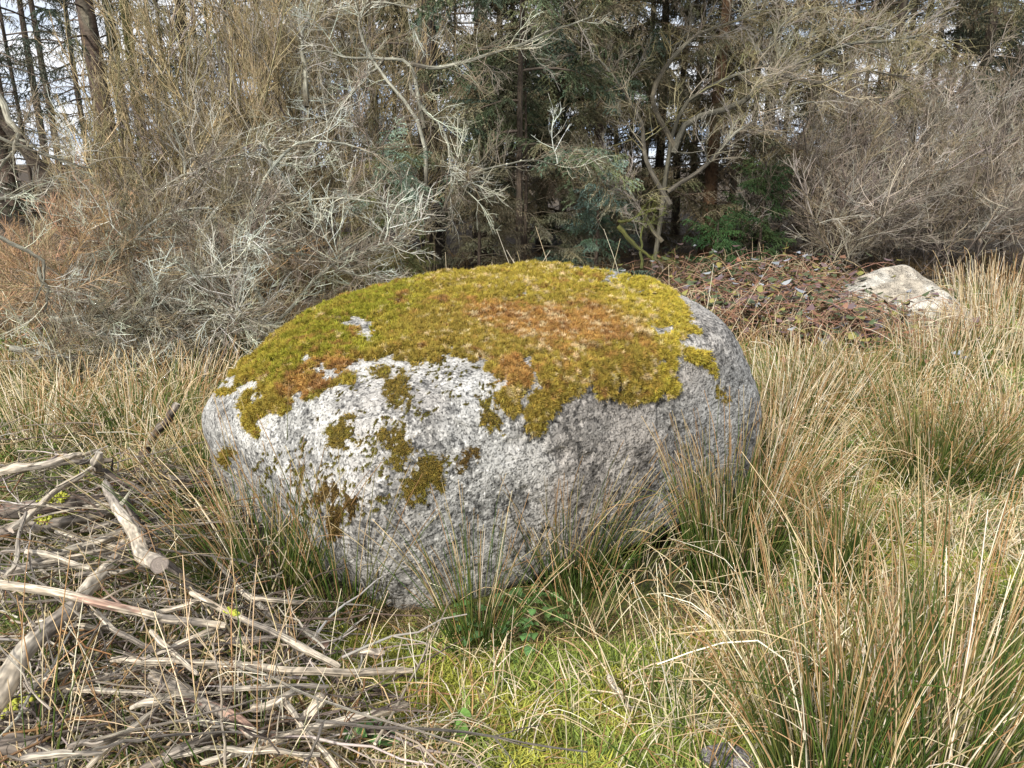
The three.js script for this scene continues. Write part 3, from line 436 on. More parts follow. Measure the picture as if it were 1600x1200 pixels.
// ---------------------------------------------------------------- stick pile
const BARE_WOOD = [.78, .67, .53], PINK = [.48, .31, .24], BARK = [.26, .215, .18], DARK = [.10, .075, .06], PALE = [.72, .64, .53], GREY = [.40, .35, .30];
function stick(label, pts, w0, w1, kinds, o = {}) {
  // pts: [x, y of the photograph, height above the ground]; w0, w1: width in pixels at the ends; kinds: colours along it
  const P = pts.map(([x, y, h]) => on(x, y, h)), mid = P[P.length >> 1], d = V(0, EYE, 0).distanceTo(mid), n = Math.max(14, Math.min(150, Math.round(P.reduce((s, q, i) => s + (i ? q.distanceTo(P[i - 1]) : 0), 0) / .010)));
  const g = base(o.name || 'fallen_stick', [mid.x, 0, mid.z]); tag(g, label, 'stick', o.group);
  const C = smooth(P, n).map((q) => q.sub(V(mid.x, 0, mid.z))), s = Math.round(pts[0][0] * 7 + pts[0][1]), r0 = w0 * .44 / FOC * d, r1 = w1 * .44 / FOC * d; seed(s);
  C.forEach((q, i) => { const k = r0 * .7, f = i * 4 / n; q.x += (fbm(f, s, 1, 2) - .5) * k * 2; q.y += (fbm(f, s, 5, 2) - .5) * k * 2; q.z += (fbm(f, s, 9, 2) - .5) * k * 2; });
  const sides = w0 > 14 ? 14 : 9, kn = [0, 0, 0].map(() => [U(.08, .92), U(0, sides), U(.15, .4)]), m = new MB();
  const col = (t, a) => {
    const f = t * (kinds.length - 1), i = Math.min(kinds.length - 2, Math.floor(f)), nz = fbm(t * n * .09, a * .8, s, 3), e = clamp((f - i - .5) * 9 + (nz - .5) * 16 + .5), c = kinds.length > 1 ? kinds[i].map((q, j) => mix(q, kinds[i + 1][j], e)) : kinds[0], z = .68 + .62 * vn(t * n * .55, a * .9, s + 3);
    const fleck = vn(t * n * .4 + 40, a * 1.1, s + 9) > .74 ? 1.25 : 1; return c.map((q) => q * z * fleck);
  };
  m.tube(C, (t, a) => { let r = mix(r0, r1, t) * (.93 + .14 * fbm(t * n * .08, a * .9, s, 3)); for (const k of kn) r *= 1 + k[2] * Math.exp(-(((t - k[0]) * n / 2) ** 2)) * (Math.abs(a - k[1]) < 2 ? 1 : .3); if ((t < .012 && o.end !== -1) || (t > .988 && o.end !== 1)) r *= .45 + .6 * hsh(a, s, 3); return r; }, col, sides, vary(PALE, .15));
  m.build('stem', M.bark, g);
  if (o.side !== 0) { const b = new MB(), c = o.side ?? 2; for (let k = 0; k < c; k++) { const i = Math.floor(U(.15, .85) * n), q = C[i], T = C[Math.min(n, i + 1)].clone().sub(C[Math.max(0, i - 1)]).normalize(), D = T.clone().multiplyScalar(rnd() < .5 ? 1 : -1).add(V(U(-1, 1), U(.1, 1), U(-1, 1))).normalize(), l = U(.03, .13) * (o.long || 1); b.tube([q, q.clone().addScaledVector(D, l * .5), q.clone().addScaledVector(D, l).add(V(U(-.01, .01), U(-.01, .01), 0))], [Math.max(.0025, r1 * .5), .0016], vary(kinds[Math.floor(rnd() * kinds.length)], .2), 5, true); } if (b.count) b.build('side_twigs', M.bark, g, 'stuff'); }
  if (o.end) { // sawn face with growth rings
    const i = o.end === 1 ? C.length - 1 : 0, q = C[i], T = C[i].clone().sub(C[i ? i - 1 : 1]).normalize(), r = (i ? r1 : r0) * 1.02, c = new MB(), X = V(0, 1, 0).cross(T).normalize(), Y = T.clone().cross(X), rings = 9;
    for (let a = 0; a < rings; a++) for (let b = 0; b < 20; b++) { const A = b / 20 * 6.283, rr = r * a / (rings - 1) * (1 + .06 * Math.sin(A * 3 + 1)), k = (a % 2 ? .8 : 1) * (a === rings - 1 ? .5 : 1) * (.85 + .3 * hsh(a, b, 4)), pq = q.clone().addScaledVector(X, Math.cos(A) * rr).addScaledVector(Y, Math.sin(A) * rr).addScaledVector(T, .003); c.vert(pq.x, pq.y, pq.z, T.x, T.y, T.z, [.50 * k, .42 * k, .36 * k]); }
    for (let a = 0; a < rings - 1; a++) for (let b = 0; b < 20; b++) { const e = a * 20 + b, f = a * 20 + (b + 1) % 20; c.i.push(e, e + 20, f, f, e + 20, f + 20); }
    c.build('cut_end', M.twig, g);
  }
  for (const [t, len, k] of o.moss || []) { // moss cushions on top
    const b = new MB(), i = Math.floor(t * n), q = C[i]; for (let j = 0; j < k; j++) { const e = C[clamp(i + Math.round(U(-len, len)), 0, n)]; b.blob(e.x + U(-1, 1) * r0 * .8, e.y + r0 * U(.5, 1.15), e.z + U(-1, 1) * r0 * .8, U(.004, .009), vary([.36, .37, .06], .3)); } b.build('moss', M.dull, g, 'stuff');
  }
  return g;
}
const heavy = 'fallen_stick';
stick('long pinkish stripped stick crossing the pile from the left edge', [[-30, 908, .27], [91, 930, .29], [210, 955, .27], [266, 965, .25], [356, 978, .22]], 15, 11, [BARE_WOOD, BARE_WOOD, PINK, BARE_WOOD, GREY, BARE_WOOD], { side: 3 });
stick('thickest bark covered stick slanting up from the left edge', [[-25, 1120, .2], [40, 1020, .22], [110, 945, .22], [160, 895, .22], [206, 852, .22]], 29, 19, [BARE_WOOD, BARE_WOOD, PALE, GREY, GREY, PALE, BARE_WOOD, GREY, BARE_WOOD], { side: 2 });
stick('stout stick with a round sawn end facing the camera', [[166, 752, .28], [185, 792, .3], [205, 830, .31], [230, 862, .31], [252, 884, .31]], 15, 25, [GREY, GREY, PALE, BARE_WOOD, PALE, GREY], { side: 1, end: 1 });
stick('dark forked stick beside the sawn one running down to grass', [[193, 770, .22], [225, 830, .22], [270, 890, .2], [312, 935, .15]], 14, 10, [DARK, BARK, BARK], { side: 2 });
stick('straight pale stick slanting down to the right through the middle', [[300, 926, .24], [367, 960, .24], [441, 993, .2], [530, 1042, .14]], 10, 11, [BARE_WOOD, BARE_WOOD, GREY, PALE, BARE_WOOD], { side: 2, moss: [[.33, 2, 60]] });
stick('long smooth white stick lying level across the lower pile', [[174, 1029, .18], [280, 1034, .2], [400, 1042, .2], [500, 1047, .17], [643, 1046, .1]], 12, 13, [BARE_WOOD, BARE_WOOD, [.7, .6, .48]], { side: 1 });
stick('bark covered stick with a bare lower half under the white one', [[237, 1054, .14], [315, 1096, .15], [385, 1130, .14], [432, 1160, .1]], 22, 17, [GREY, GREY, GREY, PINK, PALE, PINK], { side: 1, end: -1 });
stick('short white twig slanting over the level white stick', [[234, 985, .22], [270, 1020, .24], [306, 1054, .23]], 9, 7, [PALE, BARE_WOOD, PALE], { side: 0 });
stick('thin pale stick lying level below the long white one', [[100, 1078, .12], [200, 1083, .13], [292, 1092, .12]], 9, 7, [BARE_WOOD, PALE], { side: 2 });
stick('dark weathered log at the bottom left corner', [[-40, 1158, .08], [40, 1172, .09], [112, 1198, .06]], 27, 24, [GREY, BARK, GREY], { side: 0 });
stick('white stripped stick at the top left of the pile', [[-30, 745, .24], [50, 730, .26], [100, 719, .27], [127, 710, .27]], 13, 9, [BARE_WOOD, [.7, .62, .52], BARE_WOOD], { side: 2 });
stick('dark stick standing tilted behind the pile near the boulder', [[212, 738, .05], [232, 698, .17], [258, 662, .3], [279, 630, .4]], 13, 12, [DARK, DARK, BARK, DARK, GREY], { side: 2 });
stick('reddish brown log lying level under the upper pile', [[-30, 800, .13], [60, 798, .14], [130, 785, .15], [182, 776, .14]], 26, 20, [PINK.map((q) => q * .7), BARK, BARK], { side: 0, moss: [[.45, 4, 150]] });
stick('grey mossy log just below the reddish brown one', [[-30, 835, .1], [50, 822, .11], [110, 814, .11], [170, 800, .1]], 22, 16, [BARK, GREY, GREY], { side: 0, moss: [[.45, 3, 110]] });
stick('grey knotty stick rising to the right across the dark hollow', [[-20, 905, .2], [60, 878, .22], [130, 850, .24], [192, 836, .24]], 12, 13, [GREY, GREY, PALE, GREY], { side: 3 });
stick('grey thin stick dropping under the long pinkish one', [[152, 956, .2], [182, 985, .18], [215, 1003, .16], [254, 1022, .13]], 8, 9, [PALE, GREY, BARK], { side: 2 });
stick('grey crooked branch along the right side of the pile', [[330, 868, .15], [362, 908, .15], [416, 956, .12], [452, 1000, .08], [487, 1037, .05]], 9, 13, [GREY, PALE, GREY, BARK], { side: 4 });
stick('pale broken stick pointing right at the bottom of the pile', [[315, 1197, .1], [400, 1165, .13], [485, 1138, .14], [560, 1124, .13], [640, 1101, .1]], 10, 15, [PALE, BARE_WOOD, PALE, BARE_WOOD], { side: 1 });
stick('short thick pale stub standing in the broken sticks', [[505, 1086, .17], [487, 1110, .14], [468, 1134, .1]], 17, 18, [BARE_WOOD, PALE], { side: 0 });
stick('thin pale stick running off the bottom edge of the pile', [[440, 1090, .15], [476, 1138, .14], [526, 1200, .1]], 9, 9, [PALE, BARE_WOOD], { side: 1 });
stick('short white snapped stick pointing right near the boulder foot', [[545, 1021, .06], [575, 1021, .07], [602, 1021, .07]], 11, 10, [BARE_WOOD, [.7, .6, .5]], { side: 0 });
stick('short reddish stub beside the boulder foot', [[471, 980, .1], [490, 996, .08], [509, 1010, .05]], 12, 13, [PALE, PINK], { side: 0 });
stick('dark stick lying deep under the lower white sticks', [[300, 1066, .07], [360, 1092, .08], [430, 1118, .07], [500, 1140, .05]], 14, 12, [DARK, BARK, DARK], { side: 2 });
stick('light stick rising right between the broken ends', [[392, 1112, .15], [430, 1094, .16], [470, 1076, .15]], 13, 9, [BARE_WOOD, PALE], { side: 1 });
stick('thin pale stick slanting up in the lower left of the pile', [[136, 1200, .16], [190, 1152, .18], [246, 1104, .18]], 9, 6, [BARE_WOOD, PALE], { side: 1 });
stick('grey bark stick at the bottom edge below the pale ones', [[220, 1204, .1], [280, 1176, .12], [345, 1142, .12]], 13, 12, [BARK, GREY, BARK], { side: 2 });
stick('fat dark log half buried at the left edge', [[-40, 1112, .06], [20, 1116, .07], [66, 1120, .05]], 38, 34, [DARK, BARK, DARK], { side: 0, moss: [[.6, 4, 120]] });
stick('pale forked twig pointing up right in the middle of the pile', [[246, 1022, .2], [290, 1003, .21], [334, 982, .21]], 6, 9, [PALE, BARE_WOOD], { side: 2 });
stick('short pale stick lying on the moss towards the right', [[951, 1056, .06], [968, 1084, .05], [988, 1110, .03]], 9, 7, [PALE, BARE_WOOD], { side: 0 });
stick('dark stick wedged behind the sawn stick', [[150, 735, .2], [185, 752, .2], [235, 776, .17]], 13, 12, [BARK, DARK, BARK], { side: 2 });
stick('brown stick sloping to the grass right of the sawn stick', [[215, 752, .16], [262, 748, .17], [330, 752, .12]], 10, 9, [BARK, GREY], { side: 3 });
stick('pale knotty stick crossing above the mossy log', [[20, 830, .19], [60, 790, .22], [110, 752, .24], [160, 722, .25]], 11, 8, [PALE, BARE_WOOD, PALE], { side: 3 });
stick('curved grey twig hanging over the dark hollow', [[10, 905, .25], [25, 880, .27], [28, 840, .29], [40, 800, .29]], 7, 5, [PALE, GREY], { side: 1 });
stick('broken stump stick end poking up at the top of the pile', [[146, 735, .22], [152, 720, .29], [155, 707, .33]], 14, 11, [GREY, PALE], { side: 0 });
stick('lower dead branch curving out beside the leafy weed', [[520, 1120, .05], [570, 1140, .07], [622, 1152, .05]], 11, 8, [BARK, DARK], { side: 3 });
stick('slender bare stick under the level white stick at the right end', [[520, 1063, .04], [580, 1075, .05], [625, 1090, .03]], 9, 6, [DARK, BARK], { side: 2 });
{ // more sticks of the heap, all much alike
  const r = rng(99), u = (a, b) => a + (b - a) * r();
  for (let k = 0; k < 30; k++) {
    const back = k < 15, x = back ? u(-10, 190) : u(-10, 400), y = back ? u(725, 900) : u(930, 1190), l = u(70, 190), a = u(-.5, .5) + (r() < .3 ? u(-1.2, 1.2) : 0), h = u(.09, .24), dx = Math.cos(a) * l, dy = Math.sin(a) * l * .6, w = u(5.5, 10);
    const c = r() < .6 ? [PALE, BARE_WOOD, PALE] : r() < .6 ? [GREY, PALE, GREY] : [BARK, GREY, BARK];
    stick('bleached medium stick lying among many others in the brush pile', [[x, y, h], [x + dx * .5, y + dy * .5 + u(-5, 5), h + .015], [x + dx, y + dy, h]], w, w * .75, c, { side: 3, group: 'medium sticks in the brush pile' });
  }
}
{ // thin twigs: individuals in view, then litter
  seed(77);
  const twig = (x, y, h, a, l, w, c) => { const p = on(x, y, h), q = p.clone().add(V(Math.cos(a) * l, U(-.06, .08), Math.sin(a) * l)), m = p.clone().lerp(q, .5).add(V(U(-.02, .02), U(-.01, .02), U(-.02, .02))), f = (v) => (v.y = Math.max(v.y, gh(v.x, v.z) + .015), v), b = new MB(), C = smooth([f(p), f(m), f(q)], 9).map((v) => v.sub(V(m.x, 0, m.z))); C.forEach((v) => v.add(V(U(-.004, .004), U(-.004, .004), U(-.004, .004)))); b.tube(C, [w, w * .45], () => vary(c, .22), 5, true); for (let k = 0; k < 3; k++) { const i = 2 + Math.floor(rnd() * 6), D = C[i + 1].clone().sub(C[i]).normalize().add(V(U(-.9, .9), U(-.2, .7), U(-.9, .9))).normalize(), e = U(.04, .16); b.tube([C[i], C[i].clone().addScaledVector(D, e * .6).add(V(0, U(-.01, .01), 0)), C[i].clone().addScaledVector(D, e)], [w * .5, w * .25], vary(c, .2), 4); } const mesh = b.build('dead_twig', M.bark, scene); mesh.position.set(m.x, 0, m.z); tag(mesh, 'thin dry grey twig tangled in the stick pile at the left', 'twig', 'thin twigs in the stick pile'); };
  for (let k = 0; k < 125; k++) { const back = k < 62, x = back ? U(-20, 270) : U(-20, 600), y = back ? U(715, 900) : U(900, 1200); if (!back && x > 330 + (y - 900) * 1.0) continue; twig(x, y, U(.08, .27), U(-.7, .7) + (rnd() < .5 ? Math.PI : 0) + (rnd() < .25 ? 1.2 : 0), U(.2, .8), U(.002, .0048), [PALE, PALE, GREY, BARK, BARE_WOOD][Math.floor(rnd() * 5)]); }
  const lg = [0, 1, 2].map(() => { const b = new MB(), C = []; let v = V(0, 0, 0); for (let i = 0; i < 6; i++) { C.push(v.clone()); v.add(V(.2, U(-.04, .04), U(-.04, .04))); } b.tube(C, [.012, .006], () => vary(WHITE, .2), 4); b.tube([C[2], C[2].clone().add(V(.2, .05, .12)), C[2].clone().add(V(.34, .04, .26))], [.007, .004], WHITE, 3); return b.geo(); }), L = [[], [], []], Q = new THREE.Quaternion();
  for (let k = 0; k < 1100; k++) { const x = U(-60, 620), y = U(715, 1230), p = on(x, y, 0); if (x > 200 + Math.max(0, y - 720) * .95) continue; const s = U(.12, .42), t = U(-.05, .05), h = U(.0, .2) * (y < 900 ? 1.2 : .8); Q.setFromEuler(new THREE.Euler(U(-3, 3), U(-3.14, 3.14), U(-.3, .3) + t, 'YXZ')); const c = vary([BARK, DARK, DARK, GREY, [.4, .31, .18], [.22, .12, .06]][Math.floor(rnd() * 6)], .25); L[k % 3].push([new THREE.Matrix4().compose(V(p.x, gh(p.x, p.z) + h, p.z), Q.clone(), V(s, s, s)), ...c]); }
  const o = base('twig_litter'); tag(o, 'fine broken twigs and straw filling the stick pile', 'twig litter', null, 'stuff'); L.forEach((l, i) => copies('twigs', lg[i], M.twig, l, o));
}
// ---------------------------------------------------------------- low weeds
function leafyWeed(label, px, py, n, r, size, c, name = 'leafy_weed') {
  const p = on(px, py), g = base(name, [p.x, gh(p.x, p.z), p.z]); tag(g, label, 'weed'); seed(px + py);
  for (let k = 0; k < n; k++) {
    const a = U(0, 6.28), l = size * U(.7, 1.3), x = U(-r, r), z = U(-r, r), y = U(.015, .07), t = U(.1, .7), D = V(Math.cos(a) * Math.cos(t), Math.sin(t), Math.sin(a) * Math.cos(t)), S = V(-Math.sin(a), 0, Math.cos(a)), b = new MB(), col = vary(c, .25), o = 0, A = V(x, y, z);
    const rows = 6; for (let i = 0; i <= rows; i++) { const q = i / rows, w = l * .36 * Math.sin(Math.PI * Math.pow(q, .75)) + .0006, m = A.clone().addScaledVector(D, l * q).add(V(0, -l * .35 * q * q, 0)); for (const s of [-1, 0, 1]) { const e = m.clone().addScaledVector(S, w * s); b.vert(e.x, e.y + Math.abs(s) * w * .35, e.z, 0, 1, 0, s ? col : col.map((v) => v * 1.3)); } }
    for (let i = 0; i < rows; i++) for (const s of [0, 1]) { const q = i * 3 + s; b.i.push(q, q + 1, q + 3, q + 1, q + 4, q + 3); }
    const ge = b.geo(); ge.computeVertexNormals(); put('leaf', ge, M.leaf, g);
    const st = new MB(); st.tube([V(x * .5, -.01, z * .5), V(x * .8, y * .6, z * .8), A], [.0012, .001], [.12, .16, .05], 3); st.build('stalk', M.rush, g);
  }
}
leafyWeed('small leafy green weeds at the middle of the boulder foot', 775, 985, 34, .13, .045, [.1, .2, .06]);
leafyWeed('low leafy weeds right of the sparse rushes by the boulder', 850, 965, 26, .12, .04, [.1, .18, .05]);
leafyWeed('broad leaved green seedling at the bottom edge by the sticks', 568, 1170, 9, .05, .07, [.13, .26, .08]);
leafyWeed('two small round leaves near the bottom centre of the moss', 722, 1148, 4, .03, .045, [.16, .3, .05]);
leafyWeed('dark green leaves under the upright green rush clump', 1260, 945, 16, .1, .045, [.07, .14, .04]);
{ const p = on(1135, 1196), g = base('stone', [p.x, p.y, p.z]); tag(g, 'small grey stone at the bottom edge below the rushes', 'stone'); const m = new MB(), N = 40, w = N + 1; for (const [u, v] of stoneGrid(N)) { const d = fromChart(u, v), r = .055 * (.8 + .5 * fbm(d.x * 2 + 2, d.y * 2, d.z * 2, 3)); m.vert(d.x * r * 1.4, d.y * r * .8, d.z * r, 0, 1, 0, [.4, .37, .38], u * .1, v * .1); } for (let j = 0; j < N; j++) for (let i = 0; i < N; i++) { const a = j * w + i; m.i.push(a, a + 1, a + w, a + 1, a + w + 1, a + w); } const ge = m.geo(); ge.computeVertexNormals(); put('rock', ge, M.granite, g); }

// ---------------------------------------------------------------- twig and needle sprays used by shrubs and trees (unit length along +y)
function twigSpray(sd, n, fan, thick, curl) {
  seed(sd); const g = new MB(), C = []; let v = V(0, 0, 0), d = V(0, 1, 0);
  for (let i = 0; i <= 6; i++) { C.push(v.clone()); d.add(V(U(-curl, curl), U(-.05, .1), U(-curl, curl))).normalize(); v.addScaledVector(d, 1 / 6); }
  g.tube(C, [thick, thick * .35], () => vary(WHITE, .15), 3);
  for (let k = 0; k < n; k++) {
    const f = U(.12, .95), i = Math.floor(f * 6), o = C[i].clone().lerp(C[i + 1], f * 6 - i), a = U(0, 6.28), e = V(Math.cos(a) * fan, U(.5, 1.1), Math.sin(a) * fan).normalize(), l = U(.2, .62) * (1.15 - f * .6), m = o.clone().addScaledVector(e, l * .5).add(V(U(-.03, .03), U(-.02, .03), U(-.03, .03))), q = m.clone().addScaledVector(e.add(V(U(-.4, .4), U(0, .4), U(-.4, .4))).normalize(), l * .5);
    g.tube([o, m, q], [thick * .55, thick * .25], vary(WHITE, .25), 3);
    for (let j = 0; j < 3; j++) { const s = rnd() < .5 ? o.clone().lerp(m, U(.4, 1)) : m.clone().lerp(q, U(.1, .9)), h = e.clone().add(V(U(-1, 1), U(-.4, .8), U(-1, 1))).normalize(); g.tube([s, s.clone().addScaledVector(h, U(.06, .17))], [thick * .32, thick * .2], vary(WHITE, .25), 3); }
  }
  return g.geo();
}
function needleSpray(sd, n, droop, needles, nl) {   // a drooping frond: side twigs hang, each set with needles
  seed(sd); const g = new MB(), C = []; for (let i = 0; i <= 5; i++) { const t = i / 5; C.push(V(U(-.02, .02), t, U(-.02, .02))); }
  g.tube(C, [.011, .005], [.5, .42, .36], 3);
  for (let k = 0; k < n; k++) {
    const f = .08 + .92 * (k + rnd()) / n, i = Math.min(4, Math.floor(f * 5)), o = C[i].clone().lerp(C[i + 1], f * 5 - i), s = k % 2 ? 1 : -1, l = U(.22, .5) * (1.15 - f * .5), d = V(s * U(.3, .8), U(.2, .6), 0).normalize(), pts = [o];
    for (let j = 1; j <= 3; j++) { d.add(V(0, 0, droop * U(.2, .55))).normalize(); pts.push(pts[j - 1].clone().addScaledVector(d, l / 3)); }
    g.tube(pts, [.006, .003], vary([.9, .85, .75], .2), 3);
    for (let j = 0; j < needles; j++) { const q = U(0, 2.99), a = Math.floor(q), p = pts[a].clone().lerp(pts[a + 1], q - a), T = pts[a + 1].clone().sub(pts[a]).normalize(), e = T.multiplyScalar(.7).add(V(U(-1, 1), U(-1, 1), U(-1, 1)).multiplyScalar(.9)).normalize(), w = V(U(-1, 1), U(-1, 1), U(-1, 1)).cross(e).normalize().multiplyScalar(nl * .16); g.tri(p.clone().sub(w), p.clone().add(w), p.clone().addScaledVector(e, nl * U(.7, 1.2)), vary(WHITE, .3)); }
  }
  return g.geo();
}
const SPRAY = { fine: [1, 2, 3, 4].map((s) => twigSpray(s, 10, .62, .0095, .18)), wide: [5, 6, 7].map((s) => twigSpray(s, 10, .95, .0095, .26)), up: [8, 9, 10].map((s) => twigSpray(s, 7, .38, .0095, .1)), needle: [11, 12, 13].map((s) => needleSpray(s, 18, 1, 22, .06)), thin: [14, 15, 16].map((s) => needleSpray(s, 16, 1.3, 13, .055)) };
const Yup = V(0, 1, 0);
function orient(p, d, s, droopDown) {
  const y = d.clone().normalize(), z = droopDown ? V(0, -1, 0).addScaledVector(y, y.y).normalize() : V(U(-1, 1), U(-1, 1), U(-1, 1)); if (z.lengthSq() < 1e-4) z.set(1, 0, 0); const x = y.clone().cross(z).normalize(); z.crossVectors(x, y);
  return new THREE.Matrix4().makeBasis(x.multiplyScalar(s), y.multiplyScalar(s), z.multiplyScalar(s)).setPosition(p);
}
const TAN = [.34, .27, .155], OLIVE = [.27, .235, .125], LICHEN = [.60, .60, .50], GREYB = [.30, .265, .22], RUSSET = [.36, .255, .165], DARKB = [.10, .075, .055];
// a bare shrub: limbs given as curves (photograph points at a depth) or grown from the base, then twig sprays along them
function shrub(label, category, o) {
  const b = V(...stand(o.px, o.d)), g = base(o.name || 'bare_shrub', [b.x, b.y, b.z]); tag(g, label, category, o.group); seed(o.s);
  const limbs = (o.lines || []).map(([pts, w]) => [smooth(pts.map(([x, y, d]) => at(x, y, d || o.d).sub(b)), 16), w / 2 / FOC * o.d]);
  for (let k = 0; k < (o.n || 0); k++) {
    const a = U(0, 6.283), t = U(o.tilt[0], o.tilt[1]), l = U(o.h * .65, o.h * 1.1), d = V(Math.cos(a) * Math.sin(t), Math.cos(t), Math.sin(a) * Math.sin(t)).add(V(o.lean || 0, 0, 0)).normalize(), pts = []; let v = V(U(-1, 1) * o.r, -.05, U(-1, 1) * o.r);
    for (let i = 0; i <= 7; i++) { pts.push(v.clone()); d.add(V(U(-.16, .16), U(-.06, .08) - (o.arch || 0), U(-.16, .16))).normalize(); v.addScaledVector(d, l / 7); if (v.y < .08) v.y = .08; }
    limbs.push([smooth(pts, 14), U(.6, 1.2) * (o.w || .012)]);
  }
  const L = [], ks = SPRAY[o.spray || 'fine'], lists = ks.map(() => []), A = Math.round(o.sprays / limbs.length);
  for (const [C, r] of limbs) {
    const m = new MB(), lc = vary(o.limb || GREYB, .2), n = C.length - 1, s = rnd() * 99;
    C.forEach((q, i) => { q.x += (vn(i * .5, s, 1) - .5) * .05; q.y += (vn(i * .5, s, 4) - .5) * .04; });
    m.tube(C, [r, r * .3], (t, a) => { const k = fbm(t * 9, a * .6, s, 3), li = ss(.5 - (o.crust || 0) * .3, .62, k) * ss(o.bareTo || -1, (o.bareTo || -1) + .1, t); return lc.map((v, i) => mix(v * (.7 + .5 * k), LICHEN[i], li * (o.crust || 0))); }, r > .02 ? 7 : 5, false, .3);
    if (o.crust > .6 && r > .008) for (let k = 0; k < 26; k++) { const i = Math.floor(U(.1, 1) * n), q = C[i], e = mix(r, r * .3, i / n); m.blob(q.x + U(-1, 1) * e, q.y + U(-.6, 1) * e, q.z + U(-1, 1) * e, U(.006, .016), vary(LICHEN, .15), .7); }
    m.build('limb', M.bark, g);
    for (let k = 0; k < A; k++) {
      const f = Math.pow(U(0, 1), .8) * (1 - (o.from ?? .2)) + (o.from ?? .2), i = Math.min(n - 1, Math.floor(f * n)), p = C[i].clone().lerp(C[i + 1], f * n - i), T = C[i + 1].clone().sub(C[i]).normalize(), d = T.multiplyScalar(o.along ?? .7).add(V(U(-1, 1), U(-1, 1) * .8 + (o.up ?? .35), U(-1, 1)).multiplyScalar(.9)).add(V(o.wind || 0, 0, 0));
      const c = vary(o.cols[Math.floor(rnd() * o.cols.length)], .22); lists[Math.floor(rnd() * lists.length)].push([orient(p, d, U(o.size[0], o.size[1]), o.spray === 'needle' || o.spray === 'thin'), ...c]);
    }
  }
  lists.forEach((l, i) => l.length && copies('twigs', ks[i], o.spray === 'needle' || o.spray === 'thin' ? M.needle : M.twig, l, g));
  return g;
}
// left: erect tan saplings
const tanC = [TAN, TAN, OLIVE, GREYB, [.42, .34, .2]], licC = [LICHEN, [.2, .17, .13], [.24, .2, .15], [.40, .38, .31], [.27, .23, .15]], thickC = [[.23, .195, .16], [.29, .25, .205], [.15, .125, .1], [.37, .33, .27], [.26, .21, .145]];
for (const [k, px, d, h, n, sp, label] of [
  [1, 215, 7.6, 2.2, 12, 114, 'erect tan sapling thicket beneath the big reddish trunk at the left'], [2, 300, 7.8, 2.9, 14, 155, 'tall tan twiggy saplings left of the lichened branches'], [3, 395, 8.2, 3.4, 14, 202, 'tall olive tan saplings reaching the top edge left of centre'],
  [4, 480, 8.6, 3.8, 15, 216, 'dense olive sapling thicket reaching the top edge by the lichened tree'], [5, 570, 8.8, 3.6, 14, 189, 'olive saplings behind the lichened tree left of the dark trunk'], [6, 130, 7.4, 1.7, 10, 81, 'short tan sapling thicket at the left below the leaning trunks'], [7, 340, 9.6, 4.2, 12, 108, 'back row of thin saplings behind the tan thicket'], [8, 640, 9.4, 3.2, 10, 81, 'thin saplings in front of the dark central trunk']])
  shrub(label, 'saplings', { px, d, n, h, r: .35, tilt: [.02, .3], sprays: sp, size: [.4, .85], cols: tanC, spray: 'up', up: .8, limb: k > 2 && k < 6 ? OLIVE : TAN, s: 700 + k, w: .011, name: 'sapling_thicket' });
// left: low lichened willow with arching branches
shrub('pale lichen crusted shrub with long arching branches left of the boulder', 'shrub', { px: 430, d: 6.1, s: 31, lines: [
  [[[415, 480], [388, 410], [392, 345], [418, 275], [455, 228], [525, 226], [590, 240]], 8.06], [[[300, 500], [290, 430], [330, 370], [420, 330], [520, 312], [640, 325]], 6.82], [[[250, 480], [200, 400], [245, 345], [330, 325], [380, 345]], 6.2], [[[420, 500], [340, 440], [250, 400], [150, 370]], 6.82], [[[440, 500], [500, 430], [560, 395], [640, 370]], 6.2], [[[300, 500], [330, 420], [400, 395], [480, 400], [560, 430], [600, 440]], 5.58], [[[180, 490], [140, 430], [180, 385], [290, 370], [350, 400]], 6.2], [[[250, 300], [300, 270], [340, 252], [420, 238]], 4.96]], sprays: 300, size: [.3, .65], cols: licC, spray: 'wide', limb: LICHEN, crust: .7, up: .15, from: .1, along: .5 });
shrub('tangle of grey lichened dead branches low at the left behind the rushes', 'shrub', { px: 250, d: 5.7, s: 33, lines: [
  [[[20, 545, 5.4], [90, 555, 5.5], [180, 590, 5.4]], 10], [[[70, 450], [110, 465], [185, 480], [260, 490]], 9], [[[85, 500], [150, 495], [230, 495], [330, 480], [390, 500]], 12], [[[190, 585], [215, 540], [240, 495], [250, 470]], 8], [[[150, 520], [210, 515], [300, 500], [350, 505]], 9], [[[240, 450], [300, 448], [350, 400], [400, 380]], 12], [[[160, 600, 5.5], [190, 570, 5.6], [260, 550, 5.9], [290, 540]], 8], [[[365, 545], [350, 525], [372, 500], [350, 480], [300, 470]], 10]], sprays: 420, size: [.25, .6], cols: licC, spray: 'wide', limb: GREYB, crust: .8, up: 0, from: 0 });
